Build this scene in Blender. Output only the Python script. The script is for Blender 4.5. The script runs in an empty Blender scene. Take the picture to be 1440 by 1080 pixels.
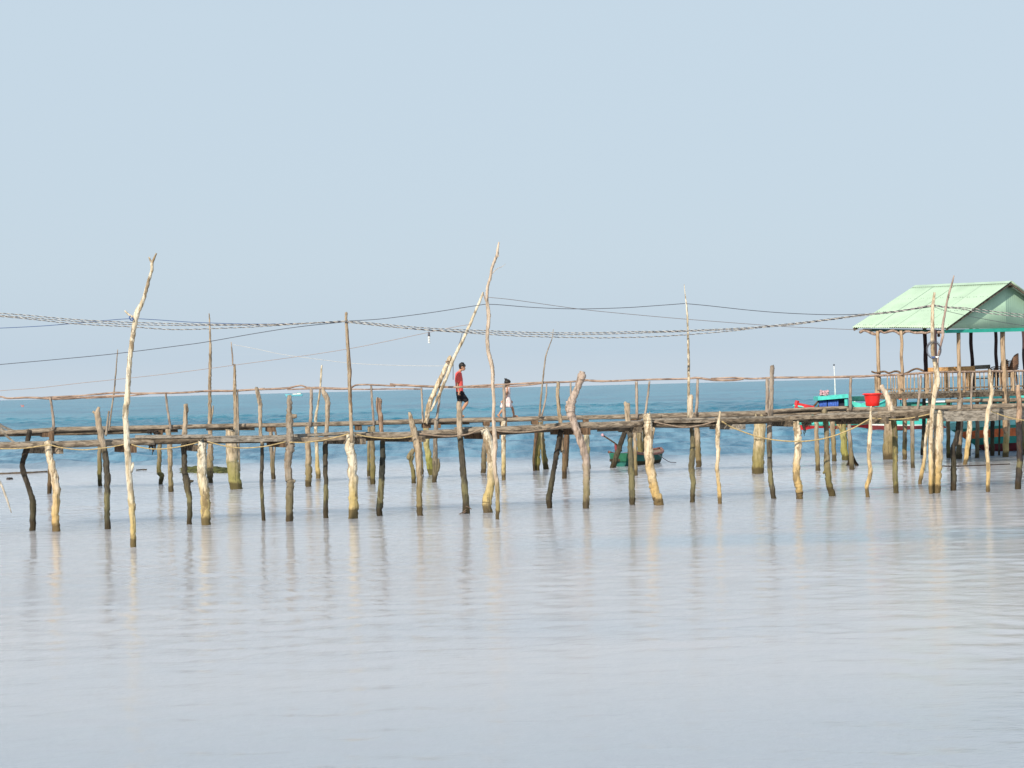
import bpy, bmesh, math, random
from mathutils import Vector, Matrix, noise
from math import radians as R, sin, cos, pi

random.seed(7)
sc = bpy.context.scene
COL = sc.collection

# ------------------------------------------------------------------ camera
F = 2600.0            # focal length in pixels of the 1440 px wide frame
CAMH = 2.75
cam_d = bpy.data.cameras.new('camera')
cam = bpy.data.objects.new('camera', cam_d)
COL.objects.link(cam)
cam_d.sensor_width = 36
cam_d.lens = 36 * F / 1440
cam_d.clip_start = 0.5
cam_d.clip_end = 60000
HOR0 = 544.7
PITCH = math.atan((HOR0 - 540) / F)
ROLL = R(-1.437)
CM = Matrix.Rotation(R(90) + PITCH, 3, 'X') @ Matrix.Rotation(ROLL, 3, 'Z')
cam.matrix_world = Matrix.Translation((0, 0, CAMH)) @ CM.to_4x4()
sc.camera = cam

# ------------------------------------------------------------------ light
SUN_AZ = R(28)       # to the left of straight behind the camera
SUN_EL = R(33)
world = bpy.data.worlds.new('World')
sc.world = world
world.use_nodes = True
wn = world.node_tree; wn.nodes.clear(); WL = wn.links.new
out = wn.nodes.new('ShaderNodeOutputWorld')
sky = wn.nodes.new('ShaderNodeTexSky'); sky.sky_type = 'NISHITA'; sky.sun_disc = False
sky.sun_elevation = SUN_EL; sky.sun_rotation = pi + SUN_AZ
sky.air_density = 1.0; sky.dust_density = 1.5; sky.ozone_density = 1.5
bg1 = wn.nodes.new('ShaderNodeBackground'); bg1.inputs[1].default_value = 0.07
WL(sky.outputs[0], bg1.inputs[0])
tc = wn.nodes.new('ShaderNodeTexCoord')
sp = wn.nodes.new('ShaderNodeSeparateXYZ'); WL(tc.outputs['Generated'], sp.inputs[0])
rmp = wn.nodes.new('ShaderNodeValToRGB'); WL(sp.outputs[2], rmp.inputs[0])
cr = rmp.color_ramp
cr.elements[0].position = 0.0; cr.elements[0].color = (0.60, 0.69, 0.79, 1)
cr.elements[1].position = 0.6; cr.elements[1].color = (0.40, 0.55, 0.74, 1)
for p_, c_ in ((0.003, (0.585, 0.675, 0.765, 1)), (0.02, (0.53, 0.64, 0.75, 1)), (0.07, (0.555, 0.665, 0.76, 1)),
               (0.2, (0.565, 0.68, 0.775, 1))):
    e = cr.elements.new(p_); e.color = c_
# very faint streaks of thin cloud low over the sea
mp = wn.nodes.new('ShaderNodeMapping'); mp.inputs['Scale'].default_value = (7, 7, 170)
WL(tc.outputs['Generated'], mp.inputs[0])
nz = wn.nodes.new('ShaderNodeTexNoise'); nz.inputs['Scale'].default_value = 1.6; nz.inputs['Detail'].default_value = 5
WL(mp.outputs[0], nz.inputs[0])
mr = wn.nodes.new('ShaderNodeMapRange'); mr.inputs[1].default_value = 0.62; mr.inputs[2].default_value = 0.8
mr.inputs[4].default_value = 0.14
WL(nz.outputs[0], mr.inputs[0])
mr2 = wn.nodes.new('ShaderNodeMapRange'); mr2.inputs[1].default_value = 0.05; mr2.inputs[2].default_value = 0.02
WL(sp.outputs[2], mr2.inputs[0])
mu = wn.nodes.new('ShaderNodeMath'); mu.operation = 'MULTIPLY'; WL(mr.outputs[0], mu.inputs[0]); WL(mr2.outputs[0], mu.inputs[1])
mx = wn.nodes.new('ShaderNodeMixRGB'); WL(mu.outputs[0], mx.inputs[0]); WL(rmp.outputs[0], mx.inputs[1])
mx.inputs[2].default_value = (0.72, 0.76, 0.80, 1)
bg2 = wn.nodes.new('ShaderNodeBackground'); bg2.inputs[1].default_value = 1.0
WL(mx.outputs[0], bg2.inputs[0])
ms = wn.nodes.new('ShaderNodeMixShader'); ms.inputs[0].default_value = 0.88
WL(bg1.outputs[0], ms.inputs[1]); WL(bg2.outputs[0], ms.inputs[2]); WL(ms.outputs[0], out.inputs[0])

sun_d = bpy.data.lights.new('sun', 'SUN'); sun_d.energy = 4.6; sun_d.angle = R(0.6); sun_d.color = (1.0, 0.92, 0.78)
sun = bpy.data.objects.new('sun', sun_d); COL.objects.link(sun)
TO_SUN = Vector((-sin(SUN_AZ) * cos(SUN_EL), -cos(SUN_AZ) * cos(SUN_EL), sin(SUN_EL)))
sun.rotation_euler = TO_SUN.to_track_quat('Z', 'Y').to_euler()
sun.location = (-20, -20, 30)
sc.view_settings.view_transform = 'Standard'; sc.view_settings.look = 'None'
sc.view_settings.gamma = 1; sc.view_settings.exposure = 0.12
sc.cycles.max_bounces = 6

# ------------------------------------------------------------------ picking points
def ray(px, py):
    return CM @ Vector(((px - 720) / F, (540 - py) / F, -1.0))
def at(px, py, Y):
    d = ray(px, py); t = Y / d.y
    return Vector((d.x * t, Y, CAMH + d.z * t))
def water_y(px, py):
    d = ray(px, py); return CAMH / -d.z * d.y
def hor(px):
    return HOR0 - (px - 720) * math.tan(-ROLL)
def Yf(px):           # near walkway
    return F * CAMH / (186 - (px - 46) * 0.0185)
def Yb(px):           # far walkway
    return F * CAMH / (132 - px * 0.0045)

# ------------------------------------------------------------------ objects
def setp(o, label=None, cat=None, group=None, kind=None):
    if label: o['label'] = label
    if cat: o['category'] = cat
    if group: o['group'] = group
    if kind: o['kind'] = kind
    return o
def empty(name, loc, label, cat, group=None):
    o = bpy.data.objects.new(name, None); COL.objects.link(o)
    o.location = loc; o.empty_display_size = 0.3
    return setp(o, label, cat, group)
def mesh_obj(name, bm, mats, parent=None, smooth=True):
    me = bpy.data.meshes.new(name)
    bmesh.ops.recalc_face_normals(bm, faces=bm.faces[:])
    bm.to_mesh(me); bm.free()
    if not isinstance(mats, (list, tuple)): mats = [mats]
    for m in mats: me.materials.append(m)
    if smooth:
        for p in me.polygons: p.use_smooth = True
    o = bpy.data.objects.new(name, me); COL.objects.link(o)
    if parent:
        o.parent = parent; root = parent
        off = Vector((0, 0, 0)); q = parent
        while q: off += q.location; q = q.parent
        me.transform(Matrix.Translation(-off))
    return o
def origin_to(o, loc):
    loc = Vector(loc); o.data.transform(Matrix.Translation(-loc)); o.location = loc
    return o

def spline(pts, n):
    """Catmull-Rom through rows of numbers; n samples per span"""
    P = [list(p) for p in pts]
    if len(P) == 2: n = max(n, 2)
    Q = [[2 * a - b for a, b in zip(P[0], P[1])]] + P + [[2 * a - b for a, b in zip(P[-1], P[-2])]]
    res = []
    for i in range(1, len(Q) - 2):
        for k in range(n):
            t = k / n
            res.append([0.5 * (2 * b + (c - a) * t + (2 * a - 5 * b + 4 * c - d) * t * t + (-a + 3 * b - 3 * c + d) * t ** 3)
                        for a, b, c, d in zip(Q[i - 1], Q[i], Q[i + 1], Q[i + 2])])
    res.append(P[-1])
    return res

def add_tube(bm, rows, sides=10, rough=0.0, seed=0.0, cap=True, mat=0, flat=1.0, step=None, cut=0.0):
    """rows: (x,y,z,r). rough: share of the radius that is wobble"""
    rows = [(Vector(q[:3]), max(q[3], 0.0008)) for q in rows]
    rings = []
    up = Vector((0, 1, 0.02)).normalized()
    for i, (p, r) in enumerate(rows):
        a = rows[max(i - 1, 0)][0]; b = rows[min(i + 1, len(rows) - 1)][0]
        t = (b - a).normalized() if (b - a).length > 1e-9 else Vector((0, 0, 1))
        u = up - t * up.dot(t)
        if u.length < 0.05: u = Vector((1, 0, 0)) - t * t.x
        u.normalize(); v = t.cross(u).normalized()
        ring = []
        for k in range(sides):
            an = 2 * pi * k / sides
            d = u * cos(an) * flat + v * sin(an)
            rr = r
            if rough:
                s = p * (0.16 / max(r, 0.02)) + d * 0.9 + Vector((seed, seed * .7, 0))
                rr = r * (1 + rough * (noise.noise(s) * .7 + 0.65 * noise.noise(s * 2.7) + .55 * noise.noise(Vector((d.x * 3, d.y * 3, d.z * 3)) + p * 1.3 + Vector((seed, 0, 0)))))
            q = p + d * rr
            if cut and i in (0, len(rows) - 1):
                q = q + t * r * cut * noise.noise(d * 2.1 + Vector((seed, 1, 2)))
            ring.append(bm.verts.new(q))
        rings.append(ring)
    for i in range(len(rings) - 1):
        for k in range(sides):
            f = bm.faces.new((rings[i][k], rings[i][(k + 1) % sides], rings[i + 1][(k + 1) % sides], rings[i + 1][k]))
            f.material_index = mat
    if cap:
        for rg in (rings[0], rings[-1]):
            f = bm.faces.new(rg); f.material_index = mat
def add_box(bm, c, sx, sy, sz, ax=None, mat=0, bevel=0.0):
    """box at centre c; ax = (X,Y,Z) unit vectors"""
    ax = ax or (Vector((1, 0, 0)), Vector((0, 1, 0)), Vector((0, 0, 1)))
    c = Vector(c); vs = []
    for i in (-1, 1):
        for j in (-1, 1):
            for k in (-1, 1):
                vs.append(bm.verts.new(c + ax[0] * i * sx / 2 + ax[1] * j * sy / 2 + ax[2] * k * sz / 2))
    fs = []
    for q in ((0, 1, 3, 2), (4, 6, 7, 5), (0, 4, 5, 1), (2, 3, 7, 6), (0, 2, 6, 4), (1, 5, 7, 3)):
        f = bm.faces.new([vs[i] for i in q]); f.material_index = mat; fs.append(f)
    if bevel:
        es = list({e for f in fs for e in f.edges})
        bmesh.ops.bevel(bm, geom=es, offset=bevel, segments=1, affect='EDGES', material=mat)
def add_bar(bm, a, b, w, h, mat=0, up=Vector((0, 0, 1)), jit=0.0):
    a = Vector(a); b = Vector(b); X = (b - a).normalized(); Y = up.cross(X).normalized(); Z = X.cross(Y)
    add_box(bm, (a + b) / 2, (b - a).length, w, h, (X, Y, Z), mat)
def board_path(bm, pts, w, h, mat=0, seed=0.0):
    """plank following a path, w across (depth), h tall, slightly uneven"""
    rings = []
    for i, p in enumerate(pts):
        p = Vector(p); n1 = noise.noise(p * 2 + Vector((seed, 0, 0))) * 0.012
        a = Vector(pts[max(i - 1, 0)]); b = Vector(pts[min(i + 1, len(pts) - 1)])
        t = (b - a).normalized(); y = Vector((0, 0, 1)).cross(t).normalized(); z = t.cross(y)
        rings.append([bm.verts.new(p + y * (s * w / 2 + n1) + z * (q * h / 2 + n1 * .6)) for s, q in ((-1, -1), (1, -1), (1, 1), (-1, 1))])
    for i in range(len(rings) - 1):
        for k in range(4):
            bm.faces.new((rings[i][k], rings[i][(k + 1) % 4], rings[i + 1][(k + 1) % 4], rings[i + 1][k])).material_index = mat
    bm.faces.new(rings[0]).material_index = mat; bm.faces.new(rings[-1]).material_index = mat

# ------------------------------------------------------------------ materials
def new_mat(name):
    m = bpy.data.materials.new(name); m.use_nodes = True
    nt = m.node_tree; nt.nodes.clear()
    o = nt.nodes.new('ShaderNodeOutputMaterial'); b = nt.nodes.new('ShaderNodeBsdfPrincipled')
    nt.links.new(b.outputs[0], o.inputs[0])
    return m, nt, b
def mixc(nt, fac, a, b, mode='MIX'):
    n = nt.nodes.new('ShaderNodeMixRGB'); n.blend_type = mode
    for s, v in ((0, fac), (1, a), (2, b)):
        if isinstance(v, (int, float)): n.inputs[s].default_value = v
        elif isinstance(v, tuple): n.inputs[s].default_value = (*v, 1)
        else: nt.links.new(v, n.inputs[s])
    return n.outputs[0]
def math_(nt, op, a, b=None, c=None):
    n = nt.nodes.new('ShaderNodeMath'); n.operation = op
    for s, v in enumerate((a, b, c)):
        if v is None: continue
        if isinstance(v, (int, float)): n.inputs[s].default_value = v
        else: nt.links.new(v, n.inputs[s])
    return n.outputs[0]
def rng(nt, v, a, b, c=0.0, d=1.0, smooth=True):
    n = nt.nodes.new('ShaderNodeMapRange')
    if smooth: n.interpolation_type = 'SMOOTHSTEP'
    nt.links.new(v, n.inputs[0])
    for i, x in enumerate((a, b, c, d)): n.inputs[i + 1].default_value = x
    return n.outputs[0]
def wpos(nt):
    return nt.nodes.new('ShaderNodeNewGeometry').outputs['Position']
def noi(nt, vec, scale, detail=4, sxyz=(1, 1, 1), rough=0.55, off=0.0):
    m = nt.nodes.new('ShaderNodeMapping'); m.inputs['Scale'].default_value = sxyz; m.inputs['Location'].default_value = (off, off, off)
    nt.links.new(vec, m.inputs[0])
    n = nt.nodes.new('ShaderNodeTexNoise'); n.inputs['Scale'].default_value = scale
    n.inputs['Detail'].default_value = detail; n.inputs['Roughness'].default_value = rough
    nt.links.new(m.outputs[0], n.inputs[0])
    return n.outputs[0]
def sepz(nt, p):
    s = nt.nodes.new('ShaderNodeSeparateXYZ'); nt.links.new(p, s.inputs[0]); return s.outputs
def bump(nt, b, h, strength, dist):
    n = nt.nodes.new('ShaderNodeBump'); n.inputs['Strength'].default_value = strength; n.inputs['Distance'].default_value = dist
    nt.links.new(h, n.inputs['Height']); nt.links.new(n.outputs[0], b.inputs['Normal'])

def wood(name, main, spot, low=None, zlow=(0.3, 1.2), dark=None, zsplit=None, algae=0.5, vertical=True, wet=True, stain=0.45, bark=0.0):
    m, nt, b = new_mat(name)
    p = wpos(nt); z = sepz(nt, p)[2]
    st = (9, 9, 1.1) if vertical else (1.1, 9, 9)
    streak = noi(nt, p, 2.2, 6, st)
    patch = noi(nt, p, 3.1, 5, off=3.3)
    spots = noi(nt, p, 7.5, 5, (1, 1, .45) if vertical else (.45, 1, 1), off=6.1)
    fine = noi(nt, p, 26, 4, (1, 1, .35) if vertical else (.35, 1, 1))
    c = mixc(nt, rng(nt, streak, .38, .66), main, spot)
    c = mixc(nt, math_(nt, 'MULTIPLY', rng(nt, spots, .52, .62), stain), c, tuple(v * .38 for v in spot))
    zz = math_(nt, 'ADD', z, math_(nt, 'MULTIPLY', math_(nt, 'SUBTRACT', patch, .5), 0.9))
    if low:
        c = mixc(nt, math_(nt, 'MULTIPLY', rng(nt, zz, zlow[1], zlow[0]), .85), c, low)
    if bark:
        bk = noi(nt, p, 4.2, 6, (1, 1, .5) if vertical else (.5, 1, 1), off=12.7, rough=.65)
        c = mixc(nt, math_(nt, 'MULTIPLY', rng(nt, bk, .545, .59), bark), c, (0.235, 0.16, 0.09))
    if dark:
        dark = tuple(v * 1.15 for v in dark)
        zq = math_(nt, 'ADD', z, math_(nt, 'MULTIPLY', math_(nt, 'SUBTRACT', fine, .5), 0.25))
        dk = mixc(nt, rng(nt, fine, .4, .62), dark, tuple(v * 1.5 for v in dark))
        dk = mixc(nt, rng(nt, spots, .54, .64), dk, (dark[0] * 2.0, dark[1] * 1.9, dark[2] * 1.5))
        bnd = math_(nt, 'MULTIPLY', rng(nt, zz, .36, .46), rng(nt, zz, .78, .64))
        dk = mixc(nt, math_(nt, 'MULTIPLY', bnd, .7), dk, (0.23, 0.20, 0.105))
        c = mixc(nt, rng(nt, zq, zsplit + .06, zsplit - .06), c, dk)
    if wet:
        if algae:
            band = math_(nt, 'MULTIPLY', rng(nt, zz, .15, .3), rng(nt, zz, .95, .45))
            c = mixc(nt, math_(nt, 'MULTIPLY', band, algae * .55), c, (0.17, 0.165, 0.05))
        zw = math_(nt, 'ADD', z, math_(nt, 'MULTIPLY', math_(nt, 'SUBTRACT', patch, .5), 0.35))
        c = mixc(nt, math_(nt, 'MULTIPLY', rng(nt, zw, .25, .14), .8), c, (0.050, 0.036, 0.018))
    cracks = noi(nt, p, 19, 4, (1, 1, .12) if vertical else (.12, 1, 1), off=9)
    c = mixc(nt, math_(nt, 'MULTIPLY', rng(nt, cracks, .58, .66), .7), c, tuple(v * .25 for v in spot))
    nt.links.new(c, b.inputs['Base Color'])
    b.inputs['Roughness'].default_value = .85
    b.inputs['Specular IOR Level'].default_value = .2
    bump(nt, b, math_(nt, 'ADD', streak, math_(nt, 'ADD', cracks, fine)), .8, .03)
    return m
PALE = wood('wood_pale', (0.74, 0.62, 0.46), (0.56, 0.43, 0.27), low=(0.60, 0.395, 0.15), algae=.2, stain=.6, bark=.75)
CREAM = wood('wood_cream', (0.74, 0.66, 0.52), (0.55, 0.44, 0.29), low=(0.56, 0.41, 0.16), algae=.3, stain=.6, bark=.8)
TAN = wood('wood_tan', (0.46, 0.36, 0.25), (0.30, 0.225, 0.15), low=(0.24, 0.18, 0.085), algae=.3, bark=.5)
GREY = wood('wood_grey', (0.36, 0.30, 0.235), (0.235, 0.185, 0.14), low=(0.15, 0.12, 0.07), algae=.25, bark=.4)
TWO = wood('wood_two_tone', (0.47, 0.375, 0.275), (0.32, 0.245, 0.17), dark=(0.055, 0.047, 0.035), zsplit=1.70, algae=.35)
DARK = wood('wood_dark', (0.075, 0.062, 0.048), (0.042, 0.034, 0.027), algae=.25)
OLIVE = wood('wood_olive', (0.31, 0.25, 0.16), (0.19, 0.15, 0.085), low=(0.18, 0.145, 0.055), algae=.35)
BROWN = wood('wood_brown', (0.20, 0.125, 0.075), (0.12, 0.075, 0.045), algae=.3)
POST = wood('wood_post', (0.50, 0.365, 0.24), (0.33, 0.225, 0.14), wet=False)
SHADED_POST = wood('wood_post_shaded', (0.085, 0.05, 0.05), (0.05, 0.03, 0.032), wet=False)  # darker copy of the post wood: shade under the roof put into the colour
BEAM = wood('wood_beam', (0.34, 0.275, 0.205), (0.19, 0.145, 0.105), vertical=False, wet=False, stain=.6)
BEAMD = wood('wood_beam_dark', (0.20, 0.155, 0.11), (0.10, 0.075, 0.052), vertical=False, wet=False, stain=.6)
BOARD = wood('wood_board', (0.37, 0.325, 0.27), (0.24, 0.205, 0.165), vertical=False, wet=False)
RAIL = wood('wood_rail', (0.47, 0.34, 0.26), (0.30, 0.20, 0.15), vertical=False, wet=False)
ORANGE = wood('wood_varnished', (0.74, 0.43, 0.19), (0.60, 0.32, 0.12), vertical=False, wet=False, stain=.2)

def plain(name, col, rough=.6, var=.25, scale=6, spec=.3, metal=0, bumpd=0, mark=None, markfac=.5):
    m, nt, b = new_mat(name)
    p = wpos(nt)
    n = noi(nt, p, scale, 5)
    c = mixc(nt, rng(nt, n, .35, .68), tuple(min(1, v * (1 + var * .4)) for v in col), tuple(v * (1 - var) for v in col))
    if mark:
        n2 = noi(nt, p, scale * 2.3, 6, off=4, rough=.7)
        c = mixc(nt, math_(nt, 'MULTIPLY', rng(nt, n2, .54, .66), markfac), c, mark)
    nt.links.new(c, b.inputs['Base Color'])
    b.inputs['Roughness'].default_value = rough; b.inputs['Specular IOR Level'].default_value = spec
    b.inputs['Metallic'].default_value = metal
    if bumpd: bump(nt, b, n, .6, bumpd)
    return m
ROPE = plain('rope_yellow', (0.52, 0.38, 0.18), .9, .3, 20)
ROPE2 = plain('rope_brown', (0.33, 0.24, 0.17), .9, .3, 20)
WIRE = plain('wire_dark', (0.075, 0.075, 0.09), .5, .2, 8)
WIREW = plain('wire_white', (0.58, 0.54, 0.48), .5, .2, 8)
WIREB = plain('wire_blue', (0.06, 0.11, 0.26), .5, .2, 8)
WIRET = plain('wire_tan', (0.34, 0.26, 0.22), .6, .2, 8)
RED = plain('red_plastic', (0.80, 0.028, 0.022), .35, .12, 5, .5)
REDP = plain('red_paint', (0.60, 0.030, 0.035), .55, .25, 4, .3, mark=(.2, .03, .03))
ORP = plain('orange_paint', (0.85, 0.19, 0.06), .55, .2, 4, .3, mark=(.35, .08, .04))
MAROON = plain('maroon_paint', (0.20, 0.035, 0.035), .6, .3, 4, .3, mark=(.07, .03, .03))
TURQ = plain('turquoise_paint', (0.10, 0.62, 0.52), .5, .2, 3, .3, mark=(.10, .33, .28))
TURQL = plain('pale_turquoise_paint', (0.36, 0.78, 0.72), .5, .15, 3, .3, mark=(.3, .5, .45))
TEAL = plain('teal_paint', (0.045, 0.30, 0.23), .55, .25, 3, .3, mark=(.04, .14, .11))
DTEAL = plain('dark_teal_tarp', (0.025, 0.13, 0.11), .7, .35, 3, .2)
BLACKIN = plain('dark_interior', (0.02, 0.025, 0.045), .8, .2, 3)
BLUE = plain('blue_curtain', (0.06, 0.14, 0.50), .7, .35, 9)
WHITE = plain('white_paint', (0.78, 0.76, 0.72), .5, .12, 6)
PINKM = plain('pink_net', (0.55, 0.33, 0.36), .9, .3, 12)
SKIN = plain('skin', (0.50, 0.27, 0.17), .55, .1, 5)
HAIR = plain('black_hair', (0.018, 0.014, 0.012), .5, .3, 30)
SHIRT = plain('red_shirt', (0.78, 0.115, 0.10), .9, .14, 9, .1, bumpd=.01)
SHORTS = plain('black_shorts', (0.028, 0.028, 0.033), .9, .25, 9, .1, bumpd=.01)
DRESS = plain('printed_dress', (0.80, 0.68, 0.66), .9, .06, 6, .1, mark=(0.78, 0.30, 0.30), markfac=.75, bumpd=.01)
RATTAN = plain('brown_plastic', (0.16, 0.085, 0.05), .5, .3, 8)
WEED = plain('seaweed', (0.085, 0.09, 0.025), .9, .5, 5, bumpd=.03, mark=(.10, .06, .025))
WEEDD = plain('dark_weed', (0.045, 0.035, 0.03), .9, .4, 8, bumpd=.03)
SAND = plain('brown_scum', (0.22, 0.16, 0.12), .9, .3, 3)
GLASSW = plain('lamp_glass', (0.85, 0.84, 0.78), .2, .03, 5, .5)

def roof_mat(name, col, dots=True):
    m, nt, b = new_mat(name)
    p = wpos(nt)
    n = noi(nt, p, 1.1, 6, (1, 1, 1)); n2 = noi(nt, p, 7, 5, off=5)
    c = mixc(nt, rng(nt, n, .35, .7), col, tuple(v * .86 for v in col))
    c = mixc(nt, math_(nt, 'MULTIPLY', rng(nt, n2, .6, .75), .25), c, tuple(v * .6 for v in col))
    nt.links.new(c, b.inputs['Base Color'])
    b.inputs['Roughness'].default_value = .5; b.inputs['Specular IOR Level'].default_value = .3
    return m
ROOF = roof_mat('green_sheet', (0.44, 0.57, 0.425))
GABLE = roof_mat('green_gable_sheet', (0.39, 0.57, 0.42))
SCREW = plain('screw_grey', (0.15, 0.22, 0.17), .5)
FELT = plain('teal_trim', (0.03, 0.36, 0.27), .6, .2, 4)

# ------------------------------------------------------------------ water
def water_mat():
    m, nt, b = new_mat('sea_water')
    p = wpos(nt); s = sepz(nt, p)
    X, Y = s[0], s[1]
    t = math_(nt, 'ADD', Y, math_(nt, 'MULTIPLY', X, .27))
    wob = noi(nt, p, .09, 4, (1, 1.6, 1)); wob2 = noi(nt, p, .6, 5, (.5, 1, 1), off=2)
    t = math_(nt, 'ADD', t, math_(nt, 'MULTIPLY', math_(nt, 'SUBTRACT', wob, .5), 5.0))
    t = math_(nt, 'ADD', t, math_(nt, 'MULTIPLY', math_(nt, 'SUBTRACT', wob2, .5), 3.0))
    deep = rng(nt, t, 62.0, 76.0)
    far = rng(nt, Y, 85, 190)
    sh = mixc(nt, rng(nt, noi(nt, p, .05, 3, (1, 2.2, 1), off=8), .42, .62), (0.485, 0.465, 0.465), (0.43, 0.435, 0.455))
    blue_band = math_(nt, 'MULTIPLY', math_(nt, 'MULTIPLY', rng(nt, Y, 30.3, 31.8), rng(nt, Y, 34.2, 32.6)), rng(nt, X, -2.0, 4.0))  # bluer tint band across the right side of the shallows
    sh = mixc(nt, math_(nt, 'MULTIPLY', blue_band, .5), sh, (0.24, 0.36, 0.45))
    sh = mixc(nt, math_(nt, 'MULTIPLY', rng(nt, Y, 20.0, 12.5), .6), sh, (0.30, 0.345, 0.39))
    dc = mixc(nt, rng(nt, noi(nt, p, .5, 8, (1.5, .22, 1), off=6, rough=.62), .36, .64), (0.045, 0.135, 0.21), (0.17, 0.31, 0.395))  # light and dark of wind-ruffled waves painted into the deep and far colours
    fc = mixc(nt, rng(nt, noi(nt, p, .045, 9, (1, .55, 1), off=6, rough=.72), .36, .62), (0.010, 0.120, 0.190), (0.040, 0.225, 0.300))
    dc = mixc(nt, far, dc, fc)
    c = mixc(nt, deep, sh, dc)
    nt.links.new(c, b.inputs['Base Color'])
    b.inputs['IOR'].default_value = 1.33
    b.subsurface_method = 'BURLEY'
    nt.links.new(math_(nt, 'SUBTRACT', 1.0, deep), b.inputs['Subsurface Weight'])
    b.inputs['Subsurface Radius'].default_value = (1.0, 1.0, .9); b.inputs['Subsurface Scale'].default_value = 3.5
    nt.links.new(math_(nt, 'MULTIPLY_ADD', deep, .12, .10), b.inputs['Roughness'])
    nt.links.new(math_(nt, 'MULTIPLY_ADD', deep, .03, .11), b.inputs['Specular IOR Level'])
    r1 = noi(nt, p, 1.0, 6, (.8, 1.0, 1), rough=.6)
    r3 = noi(nt, p, 6.5, 4, (.7, 1.0, 1), off=7)
    r0 = noi(nt, p, .35, 2, (.3, 1.3, 1), off=3)
    amp = math_(nt, 'MULTIPLY_ADD', rng(nt, noi(nt, p, .045, 3, (.6, 2.5, 1), off=11), .4, .65), .8, .35)
    h = math_(nt, 'ADD', math_(nt, 'MULTIPLY', r1, .02), math_(nt, 'MULTIPLY', r3, .012))
    h = math_(nt, 'ADD', h, math_(nt, 'MULTIPLY', r0, .0))
    h = math_(nt, 'MULTIPLY', h, math_(nt, 'ADD', amp, math_(nt, 'MULTIPLY', deep, 3.5)))
    bump(nt, b, h, 1.0, 1.0)
    return m
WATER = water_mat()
import numpy as np
ys = [-60, -20, 0, 8]
y = 10.0
while y < 62: ys.append(y); y += .055 + .0018 * (y - 10)
while y < 260: ys.append(y); y += .25 * (y / 65) ** 1.3
while y < 30000: ys.append(y); y *= 1.06
ys.append(30000.0)
ys = np.array(ys)
uc = np.linspace(-1, 1, 520)
NC = len(uc) + 4
XX = np.zeros((len(ys), NC)); YY = np.repeat(ys[:, None], NC, 1)
for i, y in enumerate(ys):
    w = 3 + .31 * max(y, 20); W = 80 + abs(y) * 1.3
    XX[i] = np.concatenate(([-W, -(w + W) / 2.4], uc * w, [(w + W) / 2.4, W]))
rs = np.random.RandomState(3)
ZZ = np.zeros_like(XX)
for k in range(64):
    lam = 0.8 * (7.0 ** rs.rand()); th = rs.normal(0.35, .55)      # wavelengths 0.8 to 5.6 m, wind roughly toward the shore
    kk = 2 * pi / lam; amp = .0060 * lam ** .75
    ph = rs.rand() * 6.28
    g = np.clip((2.2 * lam - YY * .0024) / lam, 0, 1)
    ZZ += g * amp * np.cos(kk * (XX * sin(th) + YY * cos(th)) + ph)
ZZ *= 1 + .35 * np.cos(XX * .11 + YY * .05) + .3 * np.cos(XX * .05 - YY * .083 + 1)
deepf = np.clip((YY + .27 * XX + 1.2 * np.cos(XX * .3) - 65) / 9, 0, 1); deepf = deepf ** 1.5
ZZ *= deepf * np.clip((600 - YY) / 300, 0, 1)
RZ = np.zeros_like(XX)
for k in range(70):                                                # small ripples of the sheltered shallows
    lam = 0.26 * (4.6 ** rs.rand()); th = rs.normal(0.15, .6)
    kk = 2 * pi / lam; ph = rs.rand() * 6.28
    RZ += (.0056 / kk) * np.cos(kk * (XX * sin(th) + YY * cos(th)) + ph)
gust = .85 + .3 * np.cos(XX * .21 + YY * .12 + 1.1 * np.cos(YY * .31)) * np.cos(YY * .37 - XX * .05 + .9 * np.cos(XX * .23)) + .15 * np.cos(YY * .9 + XX * .2)
ZZ += RZ * np.clip(gust, .25, 1.5) * (1 + 1.0 * np.clip((YY - 42) / 7, 0, 1)) * np.clip((75 - YY) / 12, 0, 1) * np.clip((YY - 8) / 3, 0, 1)
nr = len(ys)
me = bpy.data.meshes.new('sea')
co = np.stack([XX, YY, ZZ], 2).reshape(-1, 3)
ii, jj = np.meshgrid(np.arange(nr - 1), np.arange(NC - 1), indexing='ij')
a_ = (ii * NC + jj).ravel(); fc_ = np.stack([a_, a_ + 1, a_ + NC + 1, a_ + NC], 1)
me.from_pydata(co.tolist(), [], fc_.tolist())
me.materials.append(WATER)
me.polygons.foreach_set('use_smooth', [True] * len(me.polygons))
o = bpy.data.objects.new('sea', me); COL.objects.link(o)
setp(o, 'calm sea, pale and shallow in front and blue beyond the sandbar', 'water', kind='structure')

# ------------------------------------------------------------------ wooden sticks from pixel paths
_seed = [0.0]
def stick_rows(pts, Y, under=0.6, base=True, n=None, lean=0.0):
    """pts (px,py,rpx) top to bottom at depth Y -> world rows; continued under the water"""
    rows = []
    for (x, y, r) in pts:
        p = at(x, y, Y); rows.append((p.x, p.y, p.z, r * Y / F))
    if base:
        last, prev = rows[-1], rows[-2]
        k = under / max(prev[2] - last[2], .2)
        rows.append((last[0] + (last[0] - prev[0]) * min(k, 1) * .5, last[1], last[2] - under, last[3]))
    n = n or 5
    rows = spline(rows, n * 2)
    j = 0
    res = []
    for q in rows:
        v = Vector((q[0] * .3 + Y, q[1], q[2] * 5.5)); w = min(q[3], .12)
        k = noise.noise(v); k2 = noise.noise(v * 2.6 + Vector((3, 3, 3)))
        res.append((q[0] + w * (.22 * k + .15 * k2), q[1] + w * .2 * k2, q[2], q[3] * (1 + .10 * k2)))
    return res
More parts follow.
